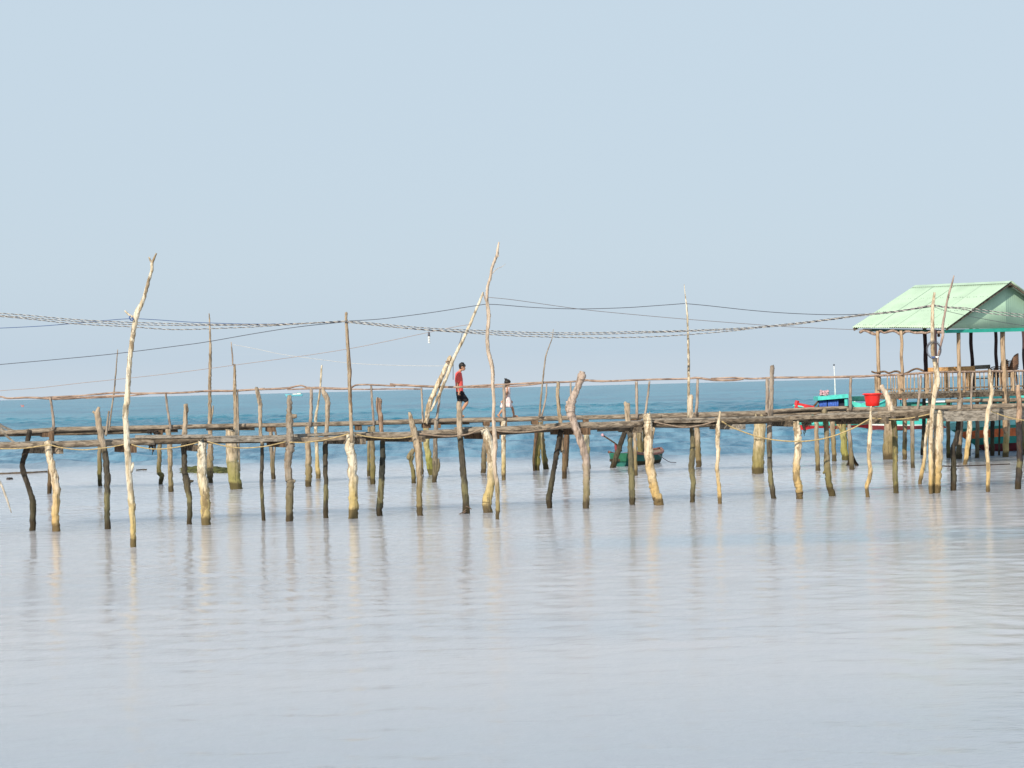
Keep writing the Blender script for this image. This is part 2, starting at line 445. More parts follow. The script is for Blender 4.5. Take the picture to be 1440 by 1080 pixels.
def stick(name, pts, mat, Y=None, parent=None, base=True, stubs=(), rough=.24, dY=0.0, sides=12, extra=None, under=0.6, n=None):
    if Y is None: Y = water_y(pts[-1][0], pts[-1][1])
    Y += dY
    _seed[0] += 1.37
    bm = bmesh.new()
    if rough > .1 and len(pts) <= 3:      # give straight data a little natural wander
        q = []
        for i in range(len(pts) - 1):
            a, b_ = pts[i], pts[i + 1]
            k = max(1, int(math.hypot(a[0] - b_[0], a[1] - b_[1]) / 28))
            for j in range(k):
                u = j / k
                w = 0 if (j == 0) else a[2] * .22
                q.append((a[0] + (b_[0] - a[0]) * u + random.uniform(-w, w), a[1] + (b_[1] - a[1]) * u, (a[2] + (b_[2] - a[2]) * u) * (1 + (random.uniform(-.06, .06) if w else 0))))
        q.append(pts[-1]); pts = q
    add_tube(bm, stick_rows(pts, Y, under, base, n), sides, rough, _seed[0], cut=1.3)
    for s in stubs:
        add_tube(bm, stick_rows(s, Y, base=False, n=4), 8, rough, _seed[0] + 5, cut=.5)
    o = mesh_obj(name, bm, mat, parent)
    if not parent:
        bp = at(pts[-1][0], pts[-1][1], Y); origin_to(o, (bp.x, Y, max(0, bp.z) if not base else 0))
    return o

# ================================================================== NEAR WALKWAY
near = empty('walkway', (0, Yf(720), 0), 'nearer wooden walkway on crooked piles, low grey deck of poles and boards without handrail', 'walkway', 'rickety wooden walkways over the shallows')
OUT, INN = -.24, .30
def pile(pts, mat, side=None, stubs=(), par=None, rough=.26, label=None):
    x = pts[-1][0]
    Y = Yf(x) + side if side is not None else None
    o = stick('pile', pts, mat, Y, par or near, stubs=stubs, rough=rough)
    if label: o['label'] = label
    return o
pile([(41.7, 606, 3.2), (37, 632, 3.8), (31.5, 656, 3.6), (40.5, 687, 3.4), (46.3, 708, 4.2), (46, 749, 4)], DARK, INN, [[(45, 706, 2.5), (50.5, 710.5, 1.6)]])
pile([(67, 621.4, 5), (69, 640, 4.6), (73.6, 657, 5.2), (79.9, 692, 5.4), (78, 722, 5.2), (79, 747.5, 5.4)], PALE, OUT, label='pale squared pile standing proud of the deck edge')
pile([(73, 606, 3.6), (71, 650, 3.2), (69.5, 694, 3)], BROWN, par=near)
pile([(138.8, 573, 1.8), (137, 583, 3.8), (141, 606, 4.2), (147, 634, 3.9), (151, 669, 4.2), (150.5, 705, 3.8), (151.6, 742, 4.1)], TWO, OUT, [[(137.5, 584, 2.4), (130.5, 578.5, 1.8)]], label='pile with a small forked tip')
pile([(261.3, 568, 3.2), (260, 600, 3.4), (259, 622.6, 4.2), (259.7, 659.6, 4), (262.5, 678, 5.2), (266.4, 701, 3.8), (266.7, 737, 3.8)], TWO, INN, [[(264, 677, 3), (272, 676.5, 1.3)]])
pile([(285, 621.4, 6.2), (284, 645, 6.8), (284.5, 669, 6.6), (288, 701, 6.8), (289.6, 737, 6.6)], CREAM, OUT, label='thick bleached white pile')
pile([(360.4, 545, 2), (363, 555, 3), (366, 571.7, 3), (366, 606, 2.6), (368.5, 627, 2.7), (367.8, 680.5, 2.6), (370.8, 733.7, 2.8)], TWO, INN)
pile([(407, 556, 2.6), (406.6, 566, 3.6), (406.5, 580, 3.6), (407.5, 588, 5.4), (406.7, 602, 4.4), (408, 612, 5.6), (407.5, 622, 5.4), (408.5, 630, 6.2), (404.9, 650, 5), (406, 672, 5), (408, 680, 5.4), (406.9, 700, 5), (406.7, 731.4, 5)], GREY, OUT,
     [[(409, 586, 4), (417.6, 585.2, 2.6)], [(409, 627, 4.5), (414.5, 625, 3)], [(408, 676, 3.6), (415.5, 677, 1.8)]], rough=.26, label='knotty grey pile with burls')
pile([(454, 546.5, 1.8), (456, 553, 3.6), (460.6, 564.7, 3.6), (460.5, 585, 3.1), (459.5, 604, 3), (457.4, 634, 3.6), (458, 680, 3.2), (457.9, 729, 3.7)], TWO, INN, rough=.22)
pile([(492.5, 611, 5.6), (492.5, 630, 6.4), (495, 645.7, 6.4), (496.8, 692, 6.6), (497, 729, 6.8)], CREAM, OUT, label='thick bleached white pile at the foot of the split bamboo pole')
pile([(532.4, 559.5, 2.8), (532.6, 564, 4.4), (533.2, 574, 4), (536.6, 606, 3), (538, 627, 3.8), (537, 669, 4.3), (534, 706, 4.4), (533.8, 724.5, 4.2)], wood('wood_two_tone_black', (0.44, 0.31, 0.22), (0.25, 0.15, 0.10), dark=(0.035, 0.035, 0.028), zsplit=1.66, algae=.2), INN, rough=.22)
pile([(575.5, 580, 1.8), (578, 590, 3.4), (582.9, 611, 4.6), (588, 634, 5), (589.8, 669, 4), (589.4, 703.6, 3.8), (591, 726.8, 4.2)], TAN, OUT)
pile([(645.8, 564.8, 3), (646, 570, 3.9), (646.3, 599.5, 4), (648.5, 629.6, 4.2), (652.8, 673.6, 4.7), (655.6, 724, 4.9)], TWO, OUT, rough=.2)
pile([(680, 604, 4.2), (683, 609, 5.8), (689, 629.6, 6.2), (691.8, 657.4, 6), (689.5, 685, 5.4), (684.8, 703.7, 6.8), (685.6, 723, 6.6)], CREAM, OUT, rough=.2, label='curved bleached pile')
pile([(785, 537.5, 2.4), (784, 555, 2.6), (786.5, 580, 2.7), (789, 600, 3)], TAN, INN)
pile([(788.7, 606, 3.4), (784, 632, 3.6), (779.4, 657.4, 3.7), (774.5, 685, 3.9), (772, 704, 4.4), (773.3, 716, 4)], DARK, INN)
pile([(819.3, 524, 4), (818, 528, 6), (815, 537, 4.8), (809.5, 551, 4.7), (803, 566, 6), (801.8, 576, 6.6), (806, 592.6, 5.2), (816.4, 618, 5.3), (823.4, 643.5, 5.4), (824.8, 680.6, 4.7), (824, 716, 4.9)], wood('wood_pinkish', (0.52, 0.41, 0.34), (0.35, 0.26, 0.20), low=(0.24, 0.195, 0.10), algae=.35), OUT,
     [[(801, 573, 3.4), (797, 564, 2)], [(801, 578, 3.6), (795.5, 575, 2)]], rough=.26, label='bent pile with a flared head')
pile([(881, 567, 4.1), (883, 592.6, 4), (885.6, 609, 3.8), (886.8, 639, 3.9), (888.5, 680.6, 4.2), (889.4, 710.5, 4.1)], wood('wood_two_tone_mossy', (0.60, 0.49, 0.36), (0.42, 0.32, 0.22), dark=(0.095, 0.085, 0.055), zsplit=1.55, algae=.2), INN)
pile([(910.8, 583, 5.4), (911.5, 595, 6), (912.7, 606.5, 5.8), (912.3, 639, 6.2), (916.9, 671, 6.3), (921.5, 692, 6.2), (927, 711, 7)], PALE, OUT, [[(915, 606, 4), (919.5, 603, 2), (918, 614, 1)]], rough=.22, label='thick pale pile curving at its foot')
pile([(971.3, 555.6, 2.2), (971.6, 560, 3.2), (971.8, 585.6, 3), (972.5, 604, 2.9), (974, 625, 3.7), (972.5, 657.4, 4.3), (974.5, 680, 3.6), (973.6, 709, 3.5)], wood('wood_two_tone_pale', (0.62, 0.52, 0.40), (0.45, 0.35, 0.25), dark=(0.10, 0.085, 0.05), zsplit=1.72, algae=.2), INN, [[(974, 688, 2.2), (977.5, 691, .8)]], rough=.24)
pile([(1086, 514, 2.4), (1085.6, 519, 3), (1085, 546, 3.1), (1083.3, 585.6, 3.7), (1082, 602, 3.9), (1082, 639, 3.8), (1083.8, 673.6, 3.5), (1088.3, 702, 3.6)], wood('wood_two_tone_grey', (0.40, 0.335, 0.27), (0.26, 0.205, 0.16), dark=(0.085, 0.075, 0.055), zsplit=1.42, algae=.15), INN)
pile([(1119, 592.6, 4.2), (1120, 600, 5.2), (1122, 615.7, 5.3), (1121.5, 639, 5.1), (1119.3, 659.7, 5), (1121, 676, 5.6), (1124, 690, 5), (1125, 703.5, 4.9)], PALE, OUT, rough=.24, label='pale pink pile with bulges')
pile([(1159.6, 577.5, 4.6), (1160, 590, 4.3), (1162, 605, 3.7), (1162.3, 634, 3.6), (1163, 660, 4.8), (1166, 680, 4.6), (1171, 699, 4.7)], OLIVE, INN, [[(1161, 662, 3), (1157, 665.8, 1.2)]])
pile([(1239.6, 541, 2.6), (1240.6, 545, 3.2), (1247.5, 557.9, 3.7), (1253.6, 576.4, 4.1), (1257, 592, 4), (1259, 629.6, 3.8), (1258.6, 660, 3.6), (1260, 696.5, 3.7)], wood('wood_two_tone_bleached', (0.80, 0.66, 0.52), (0.64, 0.48, 0.34), dark=(0.12, 0.105, 0.05), zsplit=1.75, algae=.3), INN, rough=.22, label='leaning pile with a bleached head')
pile([(1319.6, 577.5, 5), (1320, 584, 6.8), (1319.6, 611, 7), (1317.5, 648, 7.4), (1315, 675, 7.8), (1314.3, 694, 8.2)], PALE, OUT, rough=.2, label='thickest pale pile, chewed at its head')
pile([(1347.4, 593, 3.2), (1346.5, 608, 3.2), (1343, 622, 3.4), (1340, 633, 3.5), (1341, 659.7, 3.9), (1341.6, 693, 4)], DARK, INN)
pile([(1351, 559, 2.6), (1350, 567, 3), (1349, 577, 3.4), (1349, 590, 3)], GREY, INN)
pile([(1431.6, 541.5, 2.2), (1431.5, 552, 3.2), (1433.5, 575, 3.6), (1432.6, 592.6, 4), (1434, 640, 4.1), (1432, 687.5, 4.3)], wood('wood_two_tone_charred', (0.50, 0.35, 0.24), (0.33, 0.20, 0.13), dark=(0.03, 0.025, 0.025), zsplit=1.6, algae=.1), OUT)

def log(name, pts, mat, Yoff, base_fn, parent, rough=.14, flat=1.0, sides=10, n=7):
    rows = []
    for (x, y, r) in pts:
        Y = base_fn(x) + Yoff; p = at(x, y, Y); rows.append((p.x, p.y, p.z, r * Y / F))
    _seed[0] += 2.1
    bm = bmesh.new()
    add_tube(bm, spline(rows, n), sides, rough, _seed[0], flat=flat, cut=.4)
    return mesh_obj(name, bm, mat, parent)
def plank(name, pts, h, mat, Yoff, base_fn, parent, w=.16):
    rows = []
    for (x, y) in pts:
        p = at(x, y, base_fn(x) + Yoff); rows.append((p.x, p.y, p.z))
    _seed[0] += 2.1
    S = h * base_fn(pts[0][0]) / F
    bm = bmesh.new(); board_path(bm, [q[:3] for q in spline(rows, 6)], w, S, 0, _seed[0])
    return mesh_obj(name, bm, mat, parent, smooth=False)

# front stringers and the boards on them
N = near
for pts, mat, off in (
    ([(-40, 629, 4.2), (20, 627, 4.4), (62, 625.7, 4.3), (115, 624.8, 4.4), (165, 622.8, 4.3), (217, 622, 4)], BEAM, 0),
    ([(188, 620.8, 4.4), (235, 620.2, 3.8), (296, 619, 3.6)], BEAMD, .02),
    ([(767, 599.5, 3.8), (800, 598.5, 4.8), (850, 598, 5), (904, 595.8, 4.4)], BEAM, 0),
    ([(655, 606, 4), (700, 604.4, 3.8), (745, 602.8, 3.9), (790, 600, 3.4)], BEAM, .03),
    ([(582, 609.6, 4), (620, 608.2, 4.2), (656, 607.2, 4)], BEAM, .02),
    ([(840, 604, 3), (885, 603.4, 2.6), (918, 601.5, 2.4)], BEAMD, .25),
    ([(915, 597.5, 3.8), (960, 598.3, 3.8), (1010, 596.8, 3.6)], BEAMD, .05),
    ([(1006, 592.5, 3.6), (1060, 591.5, 3.4), (1113, 589.6, 3.2), (1135, 588.8, 3)], BEAMD, 0),
    ([(1235, 581, 3), (1270, 579.8, 3), (1312, 577.4, 3)], BEAM, .05),
    ):
    log('deck_pole', pts, mat, off, Yf, N)
for pts, h, mat, off in (
    ([(-40, 623.2), (60, 621.5), (130, 620)], 2.2, BOARD, .12),
    ([(190, 614.3), (245, 613.5), (298, 612.6)], 4.2, BOARD, .02),
    ([(290, 618.8), (345, 618.6), (402, 617.8)], 5.4, BOARD, 0),
    ([(372, 614.2), (430, 611.8), (490, 608.2)], 3.6, BOARD, .16),
    ([(411, 618.4), (450, 617.6), (490, 614.5)], 6.2, BEAM, 0),
    ([(488, 608.4), (530, 608.6), (590, 609.4)], 2.4, BOARD, .14),
    ([(494, 611.8), (540, 612.4), (588, 612.8)], 5.6, BEAM, 0),
    ([(580, 608.3), (625, 606.4), (655, 603.8)], 3.4, BOARD, .14),
    ([(640, 602.6), (720, 600.6), (800, 596.8)], 3.4, BOARD, .14),
    ([(905, 589.8), (955, 589), (1008, 588.4)], 2.6, BOARD, .14),
    ([(915, 592.2), (960, 593), (1008, 592)], 3.4, BEAM, 0),
    ([(1006, 588.2), (1060, 587), (1140, 584.6)], 2.8, BOARD, .14),
    ([(1110, 587.6), (1160, 586.4), (1215, 584.6), (1250, 583.8)], 5, BEAM, 0),
    ([(1150, 583), (1200, 581.2), (1250, 579.4)], 3, BOARD, .14),
    ([(1225, 584.4), (1270, 583), (1318, 581.2)], 4, BEAMD, .02),
    ([(1318, 585.6), (1360, 585), (1400, 584.2)], 14.5, BOARD, -.02),
    ([(1396, 583.4), (1430, 582.8), (1475, 582)], 15, BOARD, .02),
    ([(1318, 577.6), (1380, 576), (1475, 573.8)], 1.8, BEAM, .14),
    ):
    plank('deck_board', pts, h, mat, off, Yf, N, .05 if h > 10 else .14)
# the inner rows of the deck
tops = [(-40, 624), (100, 621), (200, 616), (300, 614.5), (400, 613), (490, 609), (590, 608.5), (660, 603.5), (760, 598.5), (850, 594.5), (905, 591.5), (1010, 588.8), (1110, 585.8), (1250, 580.5), (1320, 577.8), (1475, 574)]
def top_y(x):
    for a, b_ in zip(tops, tops[1:]):
        if a[0] <= x <= b_[0]: return a[1] + (b_[1] - a[1]) * (x - a[0]) / (b_[0] - a[0])
    return tops[-1][1]
for off in (.32, .5, .68, .86):
    x = -40 - off * 60
    while x < 1470:
        x2 = min(x + random.uniform(90, 160), 1480)
        rows = []
        for k in range(4):
            xx = x + (x2 - x) * k / 3
            p = at(xx, top_y(xx) + 1.5, Yf(xx)); rows.append((p.x, p.y + off, p.z + .0))
        bm = bmesh.new(); board_path(bm, [q[:3] for q in spline(rows, 4)], .15, .045, 0, off * 9 + x)
        mesh_obj('deck_board', bm, BOARD, N, smooth=False)
        x = x2 + 1.5
log('deck_pole', [(x, top_y(x) + 6, 3.6) for x in (-40, 200, 400, 600, 800, 1000, 1200, 1475)], BEAMD, .8, lambda x: Yf(x) * 1.0, N, n=5)
# cross beams at the bents, seen askew under the deck
for x0, x1, y, r, mat in ((42, 86, 633.5, 4.2, BEAM), (164, 189, 631, 5, BROWN), (262, 279, 629.5, 4.6, BEAMD), (378, 402, 625.5, 3, BROWN), (462, 512, 620.5, 4, BEAM),
                          (539, 596, 617, 4.2, BEAMD), (655, 700, 612, 5.4, BROWN), (776, 828, 606.5, 4.8, BROWN), (872, 900, 604, 4, BEAMD), (1000, 1046, 600.2, 3.6, BOARD),
                          (1087, 1112, 595, 4.6, BEAMD), (1176, 1248, 591.5, 4.8, BEAMD), (1236, 1290, 588, 3.8, BEAMD)):
    bm = bmesh.new()
    ya = Yf(x0); A = at(x0, y, ya + .9); B = at(x1, y, ya - .12); B.z = A.z = (A.z + B.z) / 2
    add_bar(bm, A, B, .1, 2 * r * ya / F)
    mesh_obj('cross_beam', bm, mat, N, smooth=False)
# ropes looping along the deck edge
def rope(name, pts, mat, Yoff, base_fn, r=.9, parent=None, label=None, cat=None, group=None, n=6):
    rows = []
    for q in pts:
        x, y = q[:2]; Y = base_fn(x) + Yoff; p = at(x, y, Y); rows.append((p.x, p.y, p.z, r * Y / F))
    bm = bmesh.new(); add_tube(bm, spline(rows, n), 6)
    o = mesh_obj(name, bm, mat, parent)
    if label:
        c = rows[0]; origin_to(o, c[:3]); setp(o, label, cat, group)
    return o
GR = 'ropes hung along the near walkway'
rope('rope', [(-30, 629), (0, 631), (32, 630.5), (62, 626.5), (72, 626), (86, 629.5), (116, 632.6), (150, 629.5), (177, 624.5)], ROPE, -.36, Yf, .9, None, 'yellow rope sagging along the deck from the picture edge to the tall forked pole', 'rope', GR)
rope('rope', [(185, 625), (200, 629.5), (222, 631.6), (248, 629), (279, 622.4)], ROPE, -.36, Yf, .9, None, 'yellow rope sagging from the tall forked pole to the thick bleached white pile', 'rope', GR)
rope('rope', [(292, 621), (315, 627), (340, 630), (372, 627.8), (402, 621.2)], ROPE, -.36, Yf, .9, None, 'brown rope slung between the thick bleached white pile and the knotty grey pile', 'rope', GR)
rope('rope', [(407, 622), (430, 622), (458, 618.2), (480, 613), (490, 610)], ROPE, -.36, Yf, .9, None, 'rope rising from the knotty grey pile to the split bamboo pole', 'rope', GR)
rope('rope', [(499, 610.5), (520, 614.6), (545, 616.4), (565, 616), (581, 613)], ROPE, -.36, Yf, .9, None, 'rope slung between the split bamboo pole and the pointed tan pile', 'rope', GR)
rope('rope', [(590, 610), (612, 612.6), (635, 613.4), (658, 610.6), (672, 605), (680, 602.4)], ROPE2, -.36, Yf, 1.1, None, 'rope crossing in front of the dark pile under the boy', 'rope', GR)
rope('rope', [(693, 605), (712, 607.4), (739, 607.4), (773, 602.8), (800, 596.5)], ROPE2, -.36, Yf, 1.1, None, 'rope from the curved bleached pile to the bent pile with flared head', 'rope', GR)
rope('rope', [(920, 593.5), (940, 597.5), (962, 600.8), (985, 598), (1006, 592.4)], ROPE2, -.36, Yf, 1.0, None, 'rope between the thick curving pile and the slender pale post', 'rope', GR)
rope('rope', [(1015, 592.5), (1034, 603), (1076, 616.6), (1122, 620.8), (1162, 616), (1197, 603.4), (1223, 589)], ROPE, -.36, Yf, 1.05, None, 'long yellow rope sagging lowest, below the deck, left of the red tub', 'rope', GR)
rope('rope', [(1226, 588), (1250, 589.6), (1271, 589), (1292, 585.8), (1309, 582)], ROPE, -.36, Yf, .9, None, 'short yellow rope under the red tub reaching the thickest pale pile', 'rope', GR)
rope('rope', [(1394, 578.5), (1417, 586.6), (1441, 591.2), (1470, 592)], ROPE, -.4, Yf, .9, None, 'rope hanging over the wide grey deck board at the far right', 'rope', GR)

# ================================================================== FAR WALKWAY
far = empty('walkway', (0, Yb(720), 0), 'farther wooden walkway with a thin crooked handrail, carrying a boy and a girl', 'walkway', 'rickety wooden walkways over the shallows')
for pts, mat, off in (
    ([(-30, 610.5, 3), (35, 607, 3), (75, 605.4, 2.8)], BEAM, 0),
    ([(-30, 613, 2), (70, 610.6, 2.2), (150, 608.6, 2.6), (250, 605.8, 2.2)], BEAMD, .1),
    ([(72, 604, 3.2), (140, 602.4, 3), (200, 601.6, 3.1), (253, 600.8, 2.8)], BEAM, 0),
    ([(230, 600.6, 2.9), (300, 599.4, 2.9), (365, 598.2, 2.8), (450, 597, 2.7)], BEAM, .02),
    ([(290, 603.4, 2), (358, 603, 2.2)], BEAMD, .1),
    ([(430, 597, 2.8), (500, 595.6, 2.7), (560, 593.6, 2.9), (615, 592, 3)], BEAM, 0),
    ([(604, 591.8, 3.2), (640, 591, 3), (700, 590.6, 3.2), (770, 588.6, 3.2)], BEAM, .02),
    ([(762, 589, 3.3), (830, 587.2, 3), (890, 586.4, 3.1), (930, 585.4, 3)], BEAM, 0),
    ([(925, 585, 3.4), (985, 584, 3.7), (1045, 582.4, 3.8), (1085, 581, 3.6)], BEAM, .02),
    ([(1078, 583.6, 2.6), (1150, 581, 2.4), (1200, 579, 2.6)], BEAM, .1),
    ([(1078, 579, 2.4), (1130, 575.4, 2.5), (1194, 573, 2.4)], BEAM, 0),
    ([(1190, 576, 3.4), (1250, 575.2, 3.4), (1325, 573.4, 3.2)], BEAM, .02),
    ([(1318, 573.4, 3.4), (1380, 571.6, 3.2), (1475, 569.4, 3.4)], BEAM, 0),
    ([(600, 596, 1.8), (660, 595, 1.8)], BEAMD, .3),
    ([(1330, 563.8, 2.6), (1370, 563.4, 2.6), (1412, 562.6, 2.4)], BEAM, .9),
    ([(1420, 562.4, 2.6), (1475, 561, 2.6)], BEAM, .9),
    ):
    log('deck_pole', pts, mat, off, Yb, far)
btop = [(-30, 607.2), (75, 601.6), (250, 598), (450, 594.4), (600, 589.4), (700, 587.4), (850, 584), (1050, 578.6), (1200, 574), (1475, 566.4)]
def btop_y(x):
    for a, b_ in zip(btop, btop[1:]):
        if a[0] <= x <= b_[0]: return a[1] + (b_[1] - a[1]) * (x - a[0]) / (b_[0] - a[0])
    return btop[-1][1]
for off in (.2, .42, .64, .86, 1.08):
    x = -30 - off * 30
    while x < 1470:
        x2 = min(x + random.uniform(110, 190), 1480)
        rows = []
        for k in range(4):
            xx = x + (x2 - x) * k / 3
            p = at(xx, btop_y(xx), Yb(xx)); rows.append((p.x, p.y + off, p.z - .02))
        bm = bmesh.new(); board_path(bm, [q[:3] for q in spline(rows, 4)], .18, .04, 0, off * 9 + x)
        mesh_obj('deck_board', bm, BOARD, far, smooth=False)
        x = x2 + 1.5
log('deck_pole', [(x, btop_y(x) + 3, 3) for x in (-30, 250, 500, 750, 1000, 1250, 1475)], BEAMD, 1.15, Yb, far)
for x0, x1, y in ((60, 74, 611.5), (218, 229, 608), (376, 388, 604), (500, 509, 602), (595, 606, 599), (612, 620, 599), (680, 689, 595.6), (704, 713, 596), (748, 757, 594), (820, 828, 591.6), (888, 902, 592), (974, 984, 589), (1060, 1078, 588), (1145, 1153, 585), (1168, 1176, 585), (1236, 1246, 581)):
    bm = bmesh.new(); ya = Yb(x0)
    A = at(x0 + 3, y, ya + 1.3); B = at((x0 + x1) / 2, y, ya - .02); A.z = B.z = (A.z + B.z) / 2 + .01
    add_bar(bm, A, B, (x1 - x0) * ya / F, .13); mesh_obj('cross_beam', bm, BROWN, far, smooth=False)
# handrail strands
for pts in ([(-30, 556.5, 1.1), (0, 557.8, 1.3), (12, 560, 1.3), (40, 559, 1.5), (78, 560.6, 1.9), (120, 559, 1.5), (155, 556.8, 1.4), (178, 556, 1)],
            [(60, 559.2, 1.3), (110, 556.6, 1.3), (139, 554, 1.3), (165, 552.2, 1.3), (200, 553.2, 1.3), (255, 552.2, 1.4), (282, 550.4, 1.4), (304, 549.6, 1.7), (330, 549.6, 1.5), (372, 546.6, 1.4)],
            [(120, 560.2, .9), (170, 557.6, 1), (210, 553.6, .9)],
            [(352, 548, 1.2), (385, 546.8, 1.5), (404, 545.8, 1.5), (422, 542.2, 1.1), (433, 545, 1.2), (448, 545.6, 1.7), (488, 546.6, 1.5), (502, 541.4, 1.2), (530, 541.4, 1.2), (556, 543, 1.1)],
            [(404, 547.6, .9), (450, 546.6, 1.1), (510, 547.4, .9), (560, 546.8, .9), (594, 547.2, .9)],
            [(548, 540.6, 1.7), (575, 542, 1.7), (600, 543.4, 1.7), (640, 544.4, 1.6), (668, 542.8, 1.6), (704, 540.8, 1.4), (762, 538, 1.5), (800, 537, 1.3), (826, 534.8, 1.4)],
            [(655, 544.6, 1.1), (700, 544, 1), (734, 542.4, 1), (765, 538.6, 1)],
            [(816, 533.6, 1.5), (835, 535.6, 1.6), (862, 535.8, 1.4), (916, 533.6, 1.3), (965, 532.6, 1.3), (980, 531.4, 1.5), (1004, 534.4, 1.5), (1030, 534.6, 1.4), (1045, 533, 1.2)],
            [(1000, 532.4, 1.1), (1030, 531.2, 1.2), (1060, 532.6, 1.3), (1092, 531, 1.6), (1150, 530.6, 1.5), (1200, 529.6, 1.7), (1222, 528.8, 1.6), (1236, 527, 1.3)]):
    log('handrail', pts, RAIL, -.05, Yb, far, rough=.25, sides=8)
# rail posts
RPP = wood('wood_rail_post', (0.42, 0.34, 0.27), (0.27, 0.205, 0.16), wet=False)
for pts in ([(70.6, 559, 1.6), (74, 580, 1.8), (75.5, 603, 2)], [(233, 554, 1.5), (236, 578, 1.6), (239.8, 603, 1.8)],
            [(437.7, 546, 2.2), (437.4, 575, 2.3), (436.6, 600, 2.4)], [(522, 542.5, 1.4), (523, 560, 1.6), (525.7, 600, 1.6)],
            [(592.6, 545.5, 1.3), (594, 575, 1.4), (594.6, 594, 1.4)], [(618.8, 545, 1.9), (617, 570, 1.8), (613.5, 592, 1.9)],
            [(708.8, 541.5, 2.2), (709, 560, 2.4), (708.8, 588, 2.4)], [(802.5, 538, 1.4), (802.6, 562, 1.3), (802.5, 588, 1.3)],
            [(895, 536.4, 1.9), (895.4, 560, 2), (895.8, 588, 2.2)], [(913.4, 536, 1.3), (910.5, 560, 1.5), (907, 584, 1.6)],
            [(981, 533.6, 1.7), (980.6, 556, 2), (979, 583, 2.3)], [(1078.8, 532, 2.3), (1079, 556, 2.4), (1078.7, 581, 2.6)],
            [(1196.4, 530, 1.9), (1196, 552, 2), (1196, 577, 2.1)], [(1295.3, 527.8, 1.6), (1294, 548, 1.8), (1290, 577.5, 1.9)],
            [(1367.6, 524.5, 1.4), (1366, 550, 1.5), (1366, 577, 1.5)]):
    stick('rail_post', pts, RPP, Yb(pts[0][0]) - .09, far, base=False, rough=.2)
# piles of the far walkway
def fp(pts, mat, stubs=(), rough=.25): return stick('pile', pts, mat, None, far, stubs=stubs, rough=rough)
fp([(140, 606, 3), (139.8, 645, 3), (140.7, 683.5, 3)], OLIVE)
fp([(225.7, 606, 3), (224, 640, 3), (223.8, 664, 3.4), (227.5, 669, 3.4), (226, 681, 3)], OLIVE, [[(225, 666, 2.6), (229.6, 668.5, 2)]])
fp([(236.6, 604, 3.8), (238.6, 625, 3.6), (239.4, 660, 3.4), (240.9, 692, 3.7)], TAN)
fp([(325, 604.5, 8.2), (325.8, 625, 8.6), (327.5, 655, 8.7), (331.5, 688, 8.8)], wood('wood_trunk', (0.58, 0.47, 0.34), (0.42, 0.32, 0.2), low=(0.30, 0.27, 0.08), zlow=(.3, 1.1), algae=.6), rough=.07)
fp([(380.8, 602, 2.6), (382.5, 640, 3), (384.5, 673.8, 3.1)], GREY)
fp([(386, 602, 1.4), (388, 612, 1.4), (385, 650, 1.2), (385, 674, 1.2)], GREY)
fp([(433, 599.4, 3.8), (433, 630, 3.8), (434, 664, 4.8), (433.8, 684.5, 4.2)], TAN, rough=.26)
fp([(519, 600, 2), (518.6, 640, 2.1), (518.5, 669.5, 2.2)], OLIVE)
fp([(524, 599.4, 3.6), (524, 640, 3.4), (524, 681, 3.5)], OLIVE)
fp([(580, 640, 3), (578, 650, 2.6), (581, 664, 3), (581.8, 680, 3.1)], OLIVE, [[(582, 632, 3), (577, 641, 4), (575, 646, 3.6)]])
fp([(589, 606, 2.4), (592, 640, 2.2), (593.6, 667, 2.2)], TAN)
fp([(599, 596, 4.4), (600, 620, 4.2), (603.2, 648, 4.6), (607.2, 668, 4.4)], wood('wood_mossy', (0.55, 0.46, 0.26), (0.38, 0.32, 0.14), low=(0.33, 0.33, 0.06), zlow=(.3, 1.3), algae=.7))
fp([(613.4, 592, 3), (612, 625, 3.2), (611.8, 655, 3.8), (611.3, 678.5, 3.2)], GREY, [[(612.5, 668, 2.8), (616.6, 655, 2.4), (616.6, 645, 1.2)]], rough=.25)
fp([(684.5, 592, 3.4), (683, 615, 3.4), (680.6, 640, 3.6), (680, 665, 3.7)], GREY)
fp([(707.8, 592, 3.2), (708, 620, 3.2), (708.2, 675, 3)], CREAM)
fp([(754.6, 594, 3), (753.5, 615, 2.4), (750.8, 643, 1.8), (751.2, 662, 1.6)], BROWN)
fp([(756, 600, 4.2), (755.8, 630, 4.2), (755, 661.5, 4.5)], wood('wood_ochre', (0.44, 0.34, 0.14), (0.28, 0.2, 0.07), low=(0.2, 0.18, 0.05), algae=.6))
fp([(759.6, 593, 4), (762.2, 612, 3.6), (764, 635, 3.4), (768, 660, 4)], OLIVE)
fp([(796.6, 606, 3.6), (794.6, 640, 3.8), (793.4, 673, 3.4)], BROWN, rough=.2)
fp([(799.4, 600, 1.8), (798.6, 630, 1.8), (797.4, 656, 1.6)], DARK)
fp([(824.5, 592, 3.6), (825, 620, 3.8), (827, 658.8, 3.8)], wood('wood_bone', (0.60, 0.53, 0.38), (0.42, 0.35, 0.22), low=(0.25, 0.2, 0.09), algae=.2))
fp([(881, 600, 3.4), (872, 627, 3.6), (864, 651, 3.8), (861.5, 657.5, 4.2)], DARK)
fp([(892.4, 592, 2.4), (893, 630, 2.4), (894.4, 669.5, 2.6)], TAN)
fp([(899, 592, 4), (899.5, 620, 4), (901, 651, 5)], OLIVE)
fp([(905.5, 598, 2.2), (906, 625, 2.2), (905, 650, 2.2)], OLIVE)
fp([(980.4, 586, 3.8), (980.6, 615, 4), (982.4, 656.5, 4.2)], TAN)
fp([(1069.4, 586, 8), (1068, 610, 8.4), (1067, 635, 8.2), (1066, 666, 8.4)], wood('wood_stump', (0.56, 0.46, 0.30), (0.38, 0.29, 0.15), low=(0.24, 0.19, 0.06), zlow=(.2, 1.0), algae=.45), rough=.1)
